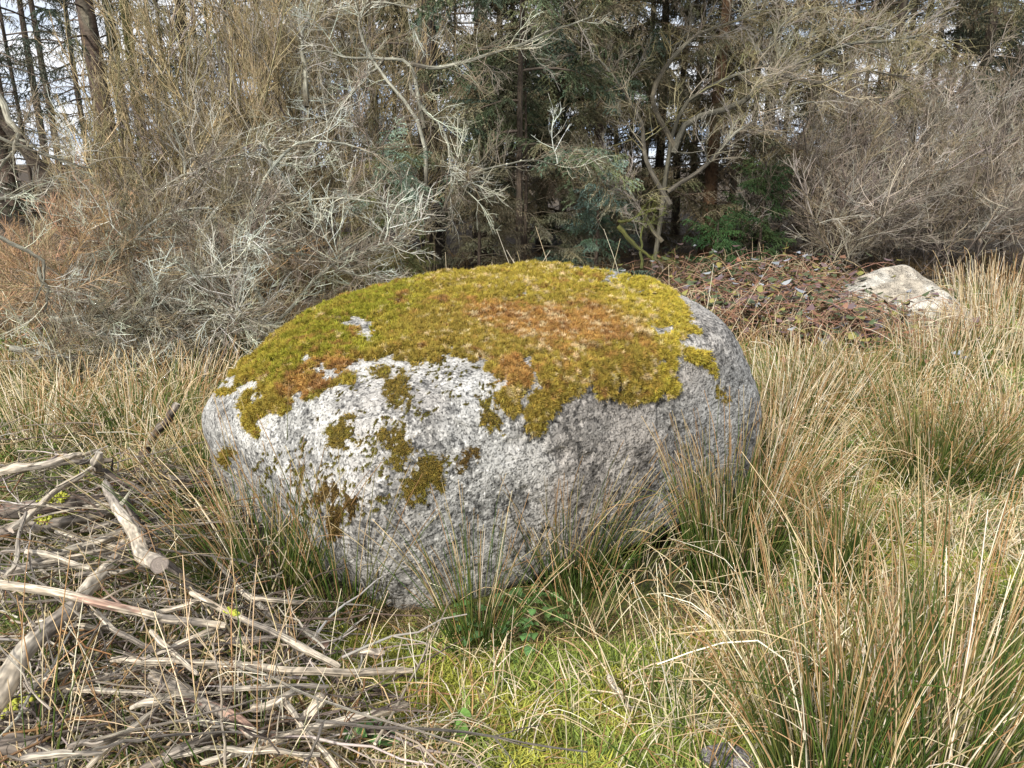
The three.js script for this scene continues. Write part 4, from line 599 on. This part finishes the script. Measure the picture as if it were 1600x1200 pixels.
shrub('lichen covered bare tree spreading over the dark trunk near the top', 'tree', { bareTo: .05, px: 690, d: 7.6, s: 35, name: 'bare_tree', lines: [
  [[[662, 200], [650, 140], [637, 100], [600, 90], [545, 92], [505, 80], [460, 82]], 6.75], [[[640, 100], [690, 105], [740, 92], [810, 70], [870, 45], [930, 25]], 7.5], [[[668, 330], [655, 200], [600, 120], [560, 40], [575, 5], [640, 10], [700, 28]], 6.75], [[[637, 115], [655, 165], [690, 200], [705, 260], [730, 300]], 6], [[[480, 165], [478, 110], [470, 70], [480, 30], [500, -20]], 9], [[[690, 330], [720, 280], [760, 265], [830, 250], [880, 262]], 5.25], [[[680, 300], [640, 280], [600, 290], [540, 330]], 5.25], [[[600, 90], [560, 130], [520, 180], [500, 240]], 5.25]], sprays: 210, size: [.3, .65], cols: licC, spray: 'wide', limb: [.17, .15, .11], crust: .9, up: .1, from: .2, along: .45 });
shrub('bare tree with pale branches sweeping up to the right near the top', 'tree', { px: 1035, d: 9, s: 37, name: 'bare_tree', lines: [
  [[[1015, 440], [1032, 340], [1052, 215], [1077, 157], [1147, 119], [1184, 105], [1217, 46], [1249, 20], [1310, 8]], 8], [[[1050, 240], [1075, 190], [1150, 165], [1200, 126], [1262, 92], [1320, 70], [1400, 62], [1450, 52]], 11], [[[1055, 230], [1020, 150], [1070, 70], [1130, 40], [1200, 10]], 10], [[[1040, 300], [1090, 270], [1150, 210], [1190, 180], [1270, 160]], 8], [[[1045, 320], [1010, 250], [1000, 190], [960, 120], [900, 60]], 9], [[[1150, 118], [1185, 135], [1220, 112]], 8], [[[1035, 380], [1000, 330], [980, 290], [940, 270]], 8], [[[1200, 110], [1280, 130], [1340, 110], [1420, 120]], 7]], sprays: 230, size: [.35, .8], cols: [[.42, .38, .28], GREYB, OLIVE, [.36, .31, .24]], spray: 'wide', limb: [.13, .115, .085], crust: .5, up: .2, from: .25, bareTo: .4 });
shrub('mossy green leaning dead branch right behind the boulder top', 'branch', { px: 1010, d: 8, s: 38, name: 'mossy_branch', lines: [[[[965, 355], [985, 378], [1010, 398], [1030, 410]], 9], [[[1000, 420], [1004, 370], [1008, 335]], 6], [[[965, 345], [985, 345], [1006, 345]], 6]], sprays: 14, size: [.2, .4], cols: [[.16, .17, .05], GREYB], limb: [.12, .13, .025], from: .3 });
shrub('thick pale lichened branch rising at the left edge', 'branch', { px: -20, d: 5.2, s: 41, name: 'lichened_branch', lines: [[[[-30, 100], [5, 165], [27, 212], [18, 235], [-5, 270]], 13], [[[27, 212], [55, 232], [95, 250]], 6], [[[-20, 200], [20, 225], [80, 245], [140, 262]], 7], [[[-30, 322], [10, 310], [52, 300]], 9], [[[-30, 362], [20, 378], [55, 400], [72, 425], [55, 470]], 9], [[[60, 415], [72, 450], [73, 495]], 7]], sprays: 40, size: [.25, .5], cols: licC, spray: 'wide', limb: [.25, .22, .17], crust: .6 });
// dead russet bracken and brash at the left
for (const [k, px, d, label] of [[1, 25, 5.9, 'russet dead bracken at the far left edge'], [2, 90, 6.3, 'russet brown brash heap at the left below the saplings'], [3, 160, 6.8, 'reddish dry stems left of the lichened shrub'], [4, 20, 6.9, 'brown dead fronds under the leaning trunks at the left']])
  shrub(label, 'bracken', { px, d, n: 13, h: 1.25, r: .4, tilt: [.2, 1.05], sprays: 110, size: [.3, .6], cols: [RUSSET, [.36, .24, .13], TAN, [.5, .32, .2]], spray: k % 2 ? 'fine' : 'wide', limb: [.36, .24, .16], s: 800 + k, w: .008, arch: .04, name: 'dead_bracken' });
// right: dense grey brown thicket
for (const [k, px, d, h, n, sp, label] of [
  [1, 1225, 11, 1.7, 12, 128, 'left end of the grey brown thicket beside the dark evergreen'], [2, 1300, 11.3, 2.3, 13, 163, 'grey brown twiggy bush above the bramble patch'], [3, 1380, 11.6, 2.6, 14, 178, 'grey brown twiggy bush behind the smaller pale boulder'],
  [4, 1460, 11.4, 2.45, 14, 188, 'rounded grey brown bush right of the sky gap'], [5, 1545, 11, 2.6, 14, 198, 'tallest rounded purple brown bush near the right edge'], [6, 1630, 10.6, 2.6, 13, 168, 'purple brown bush cut by the right edge'],
  [7, 1260, 13, 2.4, 11, 108, 'back bush of the thicket behind the left end'], [8, 1350, 13.2, 2.7, 11, 108, 'back bush of the thicket above the bramble patch'], [9, 1440, 9.8, 1.7, 12, 148, 'low dark front bush just behind the smaller boulder'], [10, 1330, 9.8, 1.3, 12, 128, 'low front bush left of the smaller boulder'], [11, 1530, 9.6, 1.7, 12, 138, 'low front bush right of the smaller boulder']])
  shrub(label, 'bush', { px, d, n, h, r: .6, tilt: [.05, .95], sprays: sp, size: [.45, .95], cols: thickC, spray: k % 2 ? 'wide' : 'fine', up: .45, wind: .35, along: .6, limb: [.24, .2, .17], s: 900 + k, w: .013, name: 'thicket_bush' });

// ---------------------------------------------------------------- brambles
function bramble(label, px, py, rx, rz, h, canes, leaves, s) {
  const p = on(px, py), g = base('bramble_patch', [p.x, gh(p.x, p.z), p.z]); tag(g, label, 'brambles'); seed(s); const m = new MB(), l = new MB(), D = V(), S = V();
  const leaf = (q) => {
    const a = U(0, 6.28), t = U(-.5, .5), z = U(.06, .115), w = z * .62; D.set(Math.cos(a) * Math.cos(t), Math.sin(t), Math.sin(a) * Math.cos(t)); S.set(-Math.sin(a), U(-.4, .4), Math.cos(a)).normalize();
    const r = rnd(), c = vary(r < .3 ? [.075, .095, .045] : r < .55 ? [.13, .085, .085] : r < .75 ? [.2, .1, .06] : r < .82 ? [.27, .28, .3] : [.22, .2, .06], .25), o = l.count, N = D.clone().cross(S).normalize();
    for (const [x, y, f] of [[0, 0, 0], [.3, -.42, .1], [.62, -.36, .06], [1, 0, -.1], [.62, .36, .06], [.3, .42, .1], [.5, 0, -.02]]) l.vert(q.x + D.x * x * z + S.x * y * w * 1.2 + N.x * f * z, q.y + D.y * x * z + S.y * y * w * 1.2 + N.y * f * z, q.z + D.z * x * z + S.z * y * w * 1.2 + N.z * f * z, N.x, N.y, N.z, c);
    for (let i = 0; i < 6; i++) l.i.push(o + 6, o + i, o + (i + 1) % 6);
  };
  for (let k = 0; k < canes; k++) {
    const x = U(-rx, rx), z = U(-rz, rz), a = U(0, 6.28), len = U(.4, 1.1), hh = h * U(.5, 1.2), pts = []; for (let i = 0; i <= 8; i++) { const t = i / 8; pts.push(V(x + Math.cos(a) * len * t + U(-.02, .02), hh * 4 * t * (1 - t * .82) * .55 + .02, z + Math.sin(a) * len * t + U(-.02, .02))); }
    m.tube(pts, [.0045, .0022], vary(rnd() < .6 ? [.28, .155, .11] : rnd() < .5 ? [.42, .32, .2] : [.2, .15, .1], .25), 4);
    for (let j = 0; j < leaves; j++) leaf(pts[1 + Math.floor(rnd() * 8)].clone().add(V(U(-.07, .07), U(-.03, .08), U(-.07, .07))));
  }
  m.build('canes', M.twig, g, 'stuff'); l.build('leaves', M.leaf, g, 'stuff');
}
bramble('bramble tangle with silvery leaves right behind the boulder shoulder', 1120, 524, .55, .5, 0.602208, 95, 5, 61);
bramble('purple brown bramble patch between the boulder and the smaller one', 1240, 519, .65, .6, 0.50184, 120, 4, 62);
bramble('bramble patch with dark leaves at the foot of the smaller boulder', 1296, 539, .6, .5, 0.50184, 105, 4, 63);
bramble('far bramble canes below the dark evergreen', 1180, 469, .9, .5, 0.602208, 90, 4, 64);
bramble('brambles creeping behind the patch left of the smaller boulder', 1255, 484, .8, .6, 0.50184, 95, 4, 65);

rush('thin straw stalks growing through the brambles near the boulder shoulder', 1165, 545, { n: 170, h: .55, r: .45, sp: .5, green: .1, bent: .3, fat: 1.4 });
rush('thin straw stalks growing through the brambles before the smaller boulder', 1330, 545, { n: 200, h: .5, r: .55, sp: .6, green: .1, bent: .4, fat: 1.4 });
rush('brown dead stalks behind the brambles under the dark evergreen', 1200, 440, { n: 130, h: .55, r: .8, sp: .7, green: 0, bent: .3, fat: 1.8 });
rush('short tan rushes standing against the front of the smaller boulder', 1420, 530, { n: 270, h: .42, r: .4, sp: .4, green: .12, bent: .3, fat: 1.5 });
// ---------------------------------------------------------------- spruces
const RED = [.15, .105, .08], BRN = [.115, .085, .062], GRN = [.125, .125, .06], MOSSY = [.2, .215, .055];
const nG = [[.12, .155, .085], [.16, .175, .095], [.21, .2, .125], [.105, .145, .1]], nDry = [[.22, .19, .12], [.28, .235, .15], [.19, .17, .1], [.15, .15, .09], [.33, .28, .19]], nDark = [[.055, .065, .04], [.08, .075, .05], [.06, .075, .055]];
function spruce(label, o) {
  const b = V(...stand(o.px, o.d)), g = base('spruce_tree', [b.x, b.y, b.z]); tag(g, label, 'spruce', o.group); seed(o.s);
  const H = o.H || U(11, 14), r = o.w / 2 / FOC * o.d * 1.08, dx = (o.lean || 0), dz = o.leanz || 0, ax = (y) => V(dx * y + .06 * (vn(y * .5, o.s, 2) - .5), y, dz * y + .06 * (vn(y * .5, o.s, 7) - .5)), m = new MB(), pts = [];
  for (let i = 0; i <= 36; i++) pts.push(ax(-.1 + (H + .1) * Math.pow(i / 36, 1.35)));
  m.tube(pts, (t, a) => { const y = pts[Math.round(t * 36)].y; return r * (1.02 - .92 * Math.max(0, y) / H + .45 * Math.exp(-y * 2.4)) * (.92 + .16 * vn(t * 60, a * .8, o.s)); }, (t, a) => { const k = fbm(t * 70, a * .55, o.s, 3); return o.c.map((v, i) => mix(v * (.55 + .8 * k), [.3, .3, .22][i], ss(.62, .75, k) * .5)); }, 12);
  m.build('trunk', M.trunk, g);
  const B = new MB(), ks = SPRAY[o.spray || 'thin'], lists = ks.map(() => []), cols = o.cols || nDry, top = o.top || 6.5;
  for (let y = o.low ?? .7; y < H - .5; y += (y < top ? o.gap ?? .16 : .8)) {
    const a = U(0, 6.283), hi = y > top, l = (hi ? Math.min(2, (H - y) * .4) : U(.5, 1) * (o.reach ?? 1.7)), P = ax(y), C = []; let up = U(-.15, .25), v = P.clone(); const d = V(Math.cos(a), 0, Math.sin(a));
    for (let i = 0; i <= 5; i++) { C.push(v.clone()); v.addScaledVector(d, l / 5).add(V(U(-.03, .03), (up - .13 * i) * l / 5 * (hi ? .4 : 1) + (i > 3 ? .03 : 0), U(-.03, .03))); }
    B.tube(C, [mix(.011, .02, rnd()) * (o.bw || 1), .005], vary(o.bc || [.13, .105, .08], .3), 4);
    const n = Math.round((hi ? 2 : 2.6) * (o.dens ?? 4) * l * U(.6, 1.2));
    for (let k = 0; k < n; k++) { const f = U(.22, 1), i = Math.min(4, Math.floor(f * 5)), p = C[i].clone().lerp(C[i + 1], f * 5 - i), e = d.clone().multiplyScalar(.8).add(V(U(-1, 1), U(-.75, .15), U(-1, 1))); lists[Math.floor(rnd() * lists.length)].push([orient(p, e, U(.35, .8) * (hi ? 1.7 : 1) * (o.big || 1), true), ...vary(cols[Math.floor(rnd() * cols.length)], .25)]); }
  }
  B.build('branches', M.twig, g, 'stuff'); lists.forEach((l, i) => l.length && copies('foliage', ks[i], M.needle, l, g));
  return g;
}
// trunks one can tell apart, left to right
spruce('reddish spruce trunk cut by the left edge', { px: 6, d: 11, w: 20, c: RED, s: 1, reach: 1.4, dens: 1.04, cols: nDark });
spruce('dark leaning trunk falling right from the top left corner', { px: 165, d: 9.8, w: 21, c: DARKB, s: 2, lean: -.62, H: 9, gap: .5, dens: 1.2, cols: nDark, low: 1 });
spruce('thick dark trunk leaning low across the left edge', { px: 95, d: 9, w: 30, c: DARKB, s: 3, lean: -.85, H: 7, gap: .6, dens: 1, cols: nDark, low: .9 });
spruce('big straight reddish brown trunk near the left', { px: 172, d: 10.6, w: 31, c: RED, s: 4, lean: -.012, reach: 1.3, dens: 0.88, cols: nDark });
spruce('slim greenish trunk right of the big reddish one', { px: 203, d: 11.5, w: 18, c: GRN, s: 5, reach: 1.3, dens: 0.88, cols: nDark, lean: -.015 });
spruce('yellow green mossy trunk at the left', { px: 228, d: 11.2, w: 17, c: MOSSY, s: 6, reach: 1.2, dens: 0.8, cols: nDark });
spruce('plain brown trunk behind the tan saplings', { px: 306, d: 11.8, w: 20, c: BRN, s: 7, reach: 1.5, dens: 1.75 });
spruce('thin trunk behind the olive saplings left of centre', { px: 372, d: 13, w: 11, c: BRN, s: 8, dens: 4 });
spruce('thickest dark trunk standing behind the boulder left of centre', { px: 672, d: 10.2, w: 33, c: [.075, .058, .045], s: 9, reach: 1.6, dens: 1.2, gap: .2, cols: [...nDark, ...nDry] });
spruce('brown trunk hung with grey green foliage right of the dark trunk', { px: 752, d: 11.6, w: 26, c: BRN, s: 10, reach: 2.1, dens: 6, spray: 'needle', cols: [...nG, ...nDry], gap: .13, low: 1.6 });
spruce('grey green spruce above the middle of the boulder', { px: 850, d: 12.5, w: 16, c: BRN, s: 11, reach: 2.2, dens: 5, spray: 'needle', cols: [...nG, ...nDry], gap: .13, low: .6 });
spruce('brown twiggy spruce at the top right of centre', { px: 935, d: 12, w: 15, c: BRN, s: 12, reach: 2, spray: 'needle', dens: 4, cols: [...nDry, ...nDry, nG[1]], gap: .14, low: .8 });
spruce('trunk with orange tinted bark right of the boulder top', { px: 1117, d: 12, w: 20, c: [.22, .13, .07], s: 13, reach: 1.9, dens: 5, gap: .16 });
spruce('thin spruce behind the right hand bare tree', { px: 1030, d: 14, w: 14, c: BRN, s: 14, reach: 2, dens: 6, low: 1.2 });
spruce('spruce trunk right of the sweeping pale branches', { px: 1195, d: 14.5, w: 15, c: GRN, s: 15, reach: 2, dens: 3, low: 1.4 });
spruce('left trunk of the pair in front of the bright sky gap', { px: 1264, d: 16, w: 14, c: BRN, s: 16, reach: 1.8, dens: 1.8, low: 1 });
spruce('right trunk of the pair in front of the bright sky gap', { px: 1312, d: 16.5, w: 9, c: BRN, s: 17, reach: 1.7, dens: 2.25, low: 1.5, cols: nDark });
spruce('leftmost of three slim dark trunks near the right sky gaps', { px: 1422, d: 16, w: 11, c: BRN, s: 18, reach: 1.6, dens: 2, low: 1 });
spruce('middle of three slim dark trunks near the right sky gaps', { px: 1470, d: 17, w: 10, c: BRN, s: 19, reach: 1.6, dens: 1.75, low: 1 });
spruce('rightmost and darkest of three slim trunks near the right sky gaps', { px: 1514, d: 15.5, w: 16, c: DARKB, s: 20, reach: 2, dens: 3, low: 2.6, cols: nDark, spray: 'needle' });
spruce('dark green spruce against the open sky at the top right corner', { px: 1580, d: 21, w: 15, c: DARKB, s: 21, reach: 2.4, dens: 4.8, low: 2.4, cols: [[.05, .07, .045], [.07, .085, .05]], spray: 'needle', H: 7.4, top: 7, big: 1.3 });
spruce('spruce with brown hanging twigs above the right thicket', { px: 1380, d: 14.5, w: 13, c: BRN, s: 22, reach: 2.2, dens: 4.8, low: 2.3 });
spruce('olive spruce left of the dark central trunk', { px: 590, d: 12.6, w: 14, c: BRN, s: 23, reach: 2, dens: 5, low: 1 });
spruce('olive brown spruce behind the dense saplings', { px: 470, d: 13, w: 14, c: GRN, s: 24, reach: 2, dens: 5.5, low: .8 });
spruce('bushy olive spruce at the top right behind the sweeping branches', { px: 1200, d: 13, w: 12, c: BRN, s: 25, reach: 2.1, dens: 4.2, low: 2.5, cols: [...nDry, nG[2]] });
spruce('drooping spruce between the two bare trees at the top', { px: 815, d: 8.9, w: 10, c: BRN, s: 26, reach: 1.5, dens: 4.8, low: 1.7, top: 4.5, H: 9, cols: nG, spray: 'needle' });
seed(4321);
for (let k = 0; k < 34; k++) spruce('thin dark spruce trunk deep in the wood among many others', { px: [40, 70, 88, 136, 255, 270, 345, 420, 440, 520, 545, 620, 715, 780, 800, 880, 905, 960, 985, 1060, 1085, 1150, 1225, 1340, 1360, 1400, 1445, 1490, 1550, 20, 325, 640, 1010, 1175][k], d: 14.5 + (k * 7 % 11) * .9, w: 6 + (k * 5 % 6), c: k % 3 ? BRN : DARKB, s: 100 + k, reach: 1.7, dens: k < 9 || k > 21 ? .4 : 1.2, gap: .24, low: .3, cols: k % 2 ? nDry : nDark, group: 'thin spruces deep in the wood' });
// young evergreens in front
function evergreen(label, px, d, h, reach, cols, s, spray = 'needle', top) {
  const b = V(...stand(px, d)), g = base('young_spruce', [b.x, b.y, b.z]); tag(g, label, 'young spruce'); seed(s);
  new MB().tube([V(0, -.05, 0), V(.02, h * .5, 0), V(0, h, 0)], [.03, .008], BRN, 6).build('trunk', M.trunk, g);
  const ks = SPRAY[spray], lists = ks.map(() => []), B = new MB();
  for (let y = .25; y < h; y += .07) { const a = U(0, 6.28), l = reach * (1.05 - y / h) * U(.6, 1.1), q = V(Math.cos(a) * l, l * U(-.25, .2), Math.sin(a) * l).add(V(0, y, 0)), p = V(0, y, 0); B.tube([p, p.clone().lerp(q, .5).add(V(0, .04, 0)), q], [.008, .003], [.12, .1, .07], 3); for (let k = 0; k < 5; k++) { const f = U(.3, 1); lists[k % lists.length].push([orient(p.clone().lerp(q, f), q.clone().sub(p).add(V(U(-.3, .3), U(-.2, .2), U(-.3, .3))), U(.22, .42), true), ...vary((top && y > h * .6 && f > .6 ? top : cols)[Math.floor(rnd() * 2)], .25)]); } }
  B.build('branches', M.twig, g, 'stuff'); lists.forEach((l, i) => copies('foliage', ks[i], M.needle, l, g));
}
evergreen('young spruce with blue green tips left of the dark central trunk', 598, 6.9, 1.68, .62, [[.14, .15, .06], [.2, .17, .08]], 71, 'needle', [[.22, .30, .22], [.27, .34, .26]]);
evergreen('blue green young spruce above the right part of the boulder', 935, 9, 1.5, .8, [[.09, .14, .09], [.13, .19, .14]], 72, 'needle', [[.22, .33, .27], [.26, .37, .31]]);
evergreen('small dark green evergreen behind the brambles', 1130, 9.4, .75, .45, [[.035, .085, .03], [.06, .12, .04]], 73);
evergreen('taller dark green evergreen left of the grey brown thicket', 1198, 10, 1.5, .5, [[.04, .08, .03], [.07, .11, .04]], 74);
evergreen('drab drooping young spruce behind the middle of the boulder', 820, 9.2, 2.7, 1.1, [[.13, .13, .08], [.17, .165, .11]], 75, 'needle');
evergreen('drab young spruce hanging over the boulder ridge left of centre', 745, 8.6, 1.3, .8, [[.12, .11, .07], [.17, .15, .1]], 76, 'thin');

renderer.render(scene, camera);
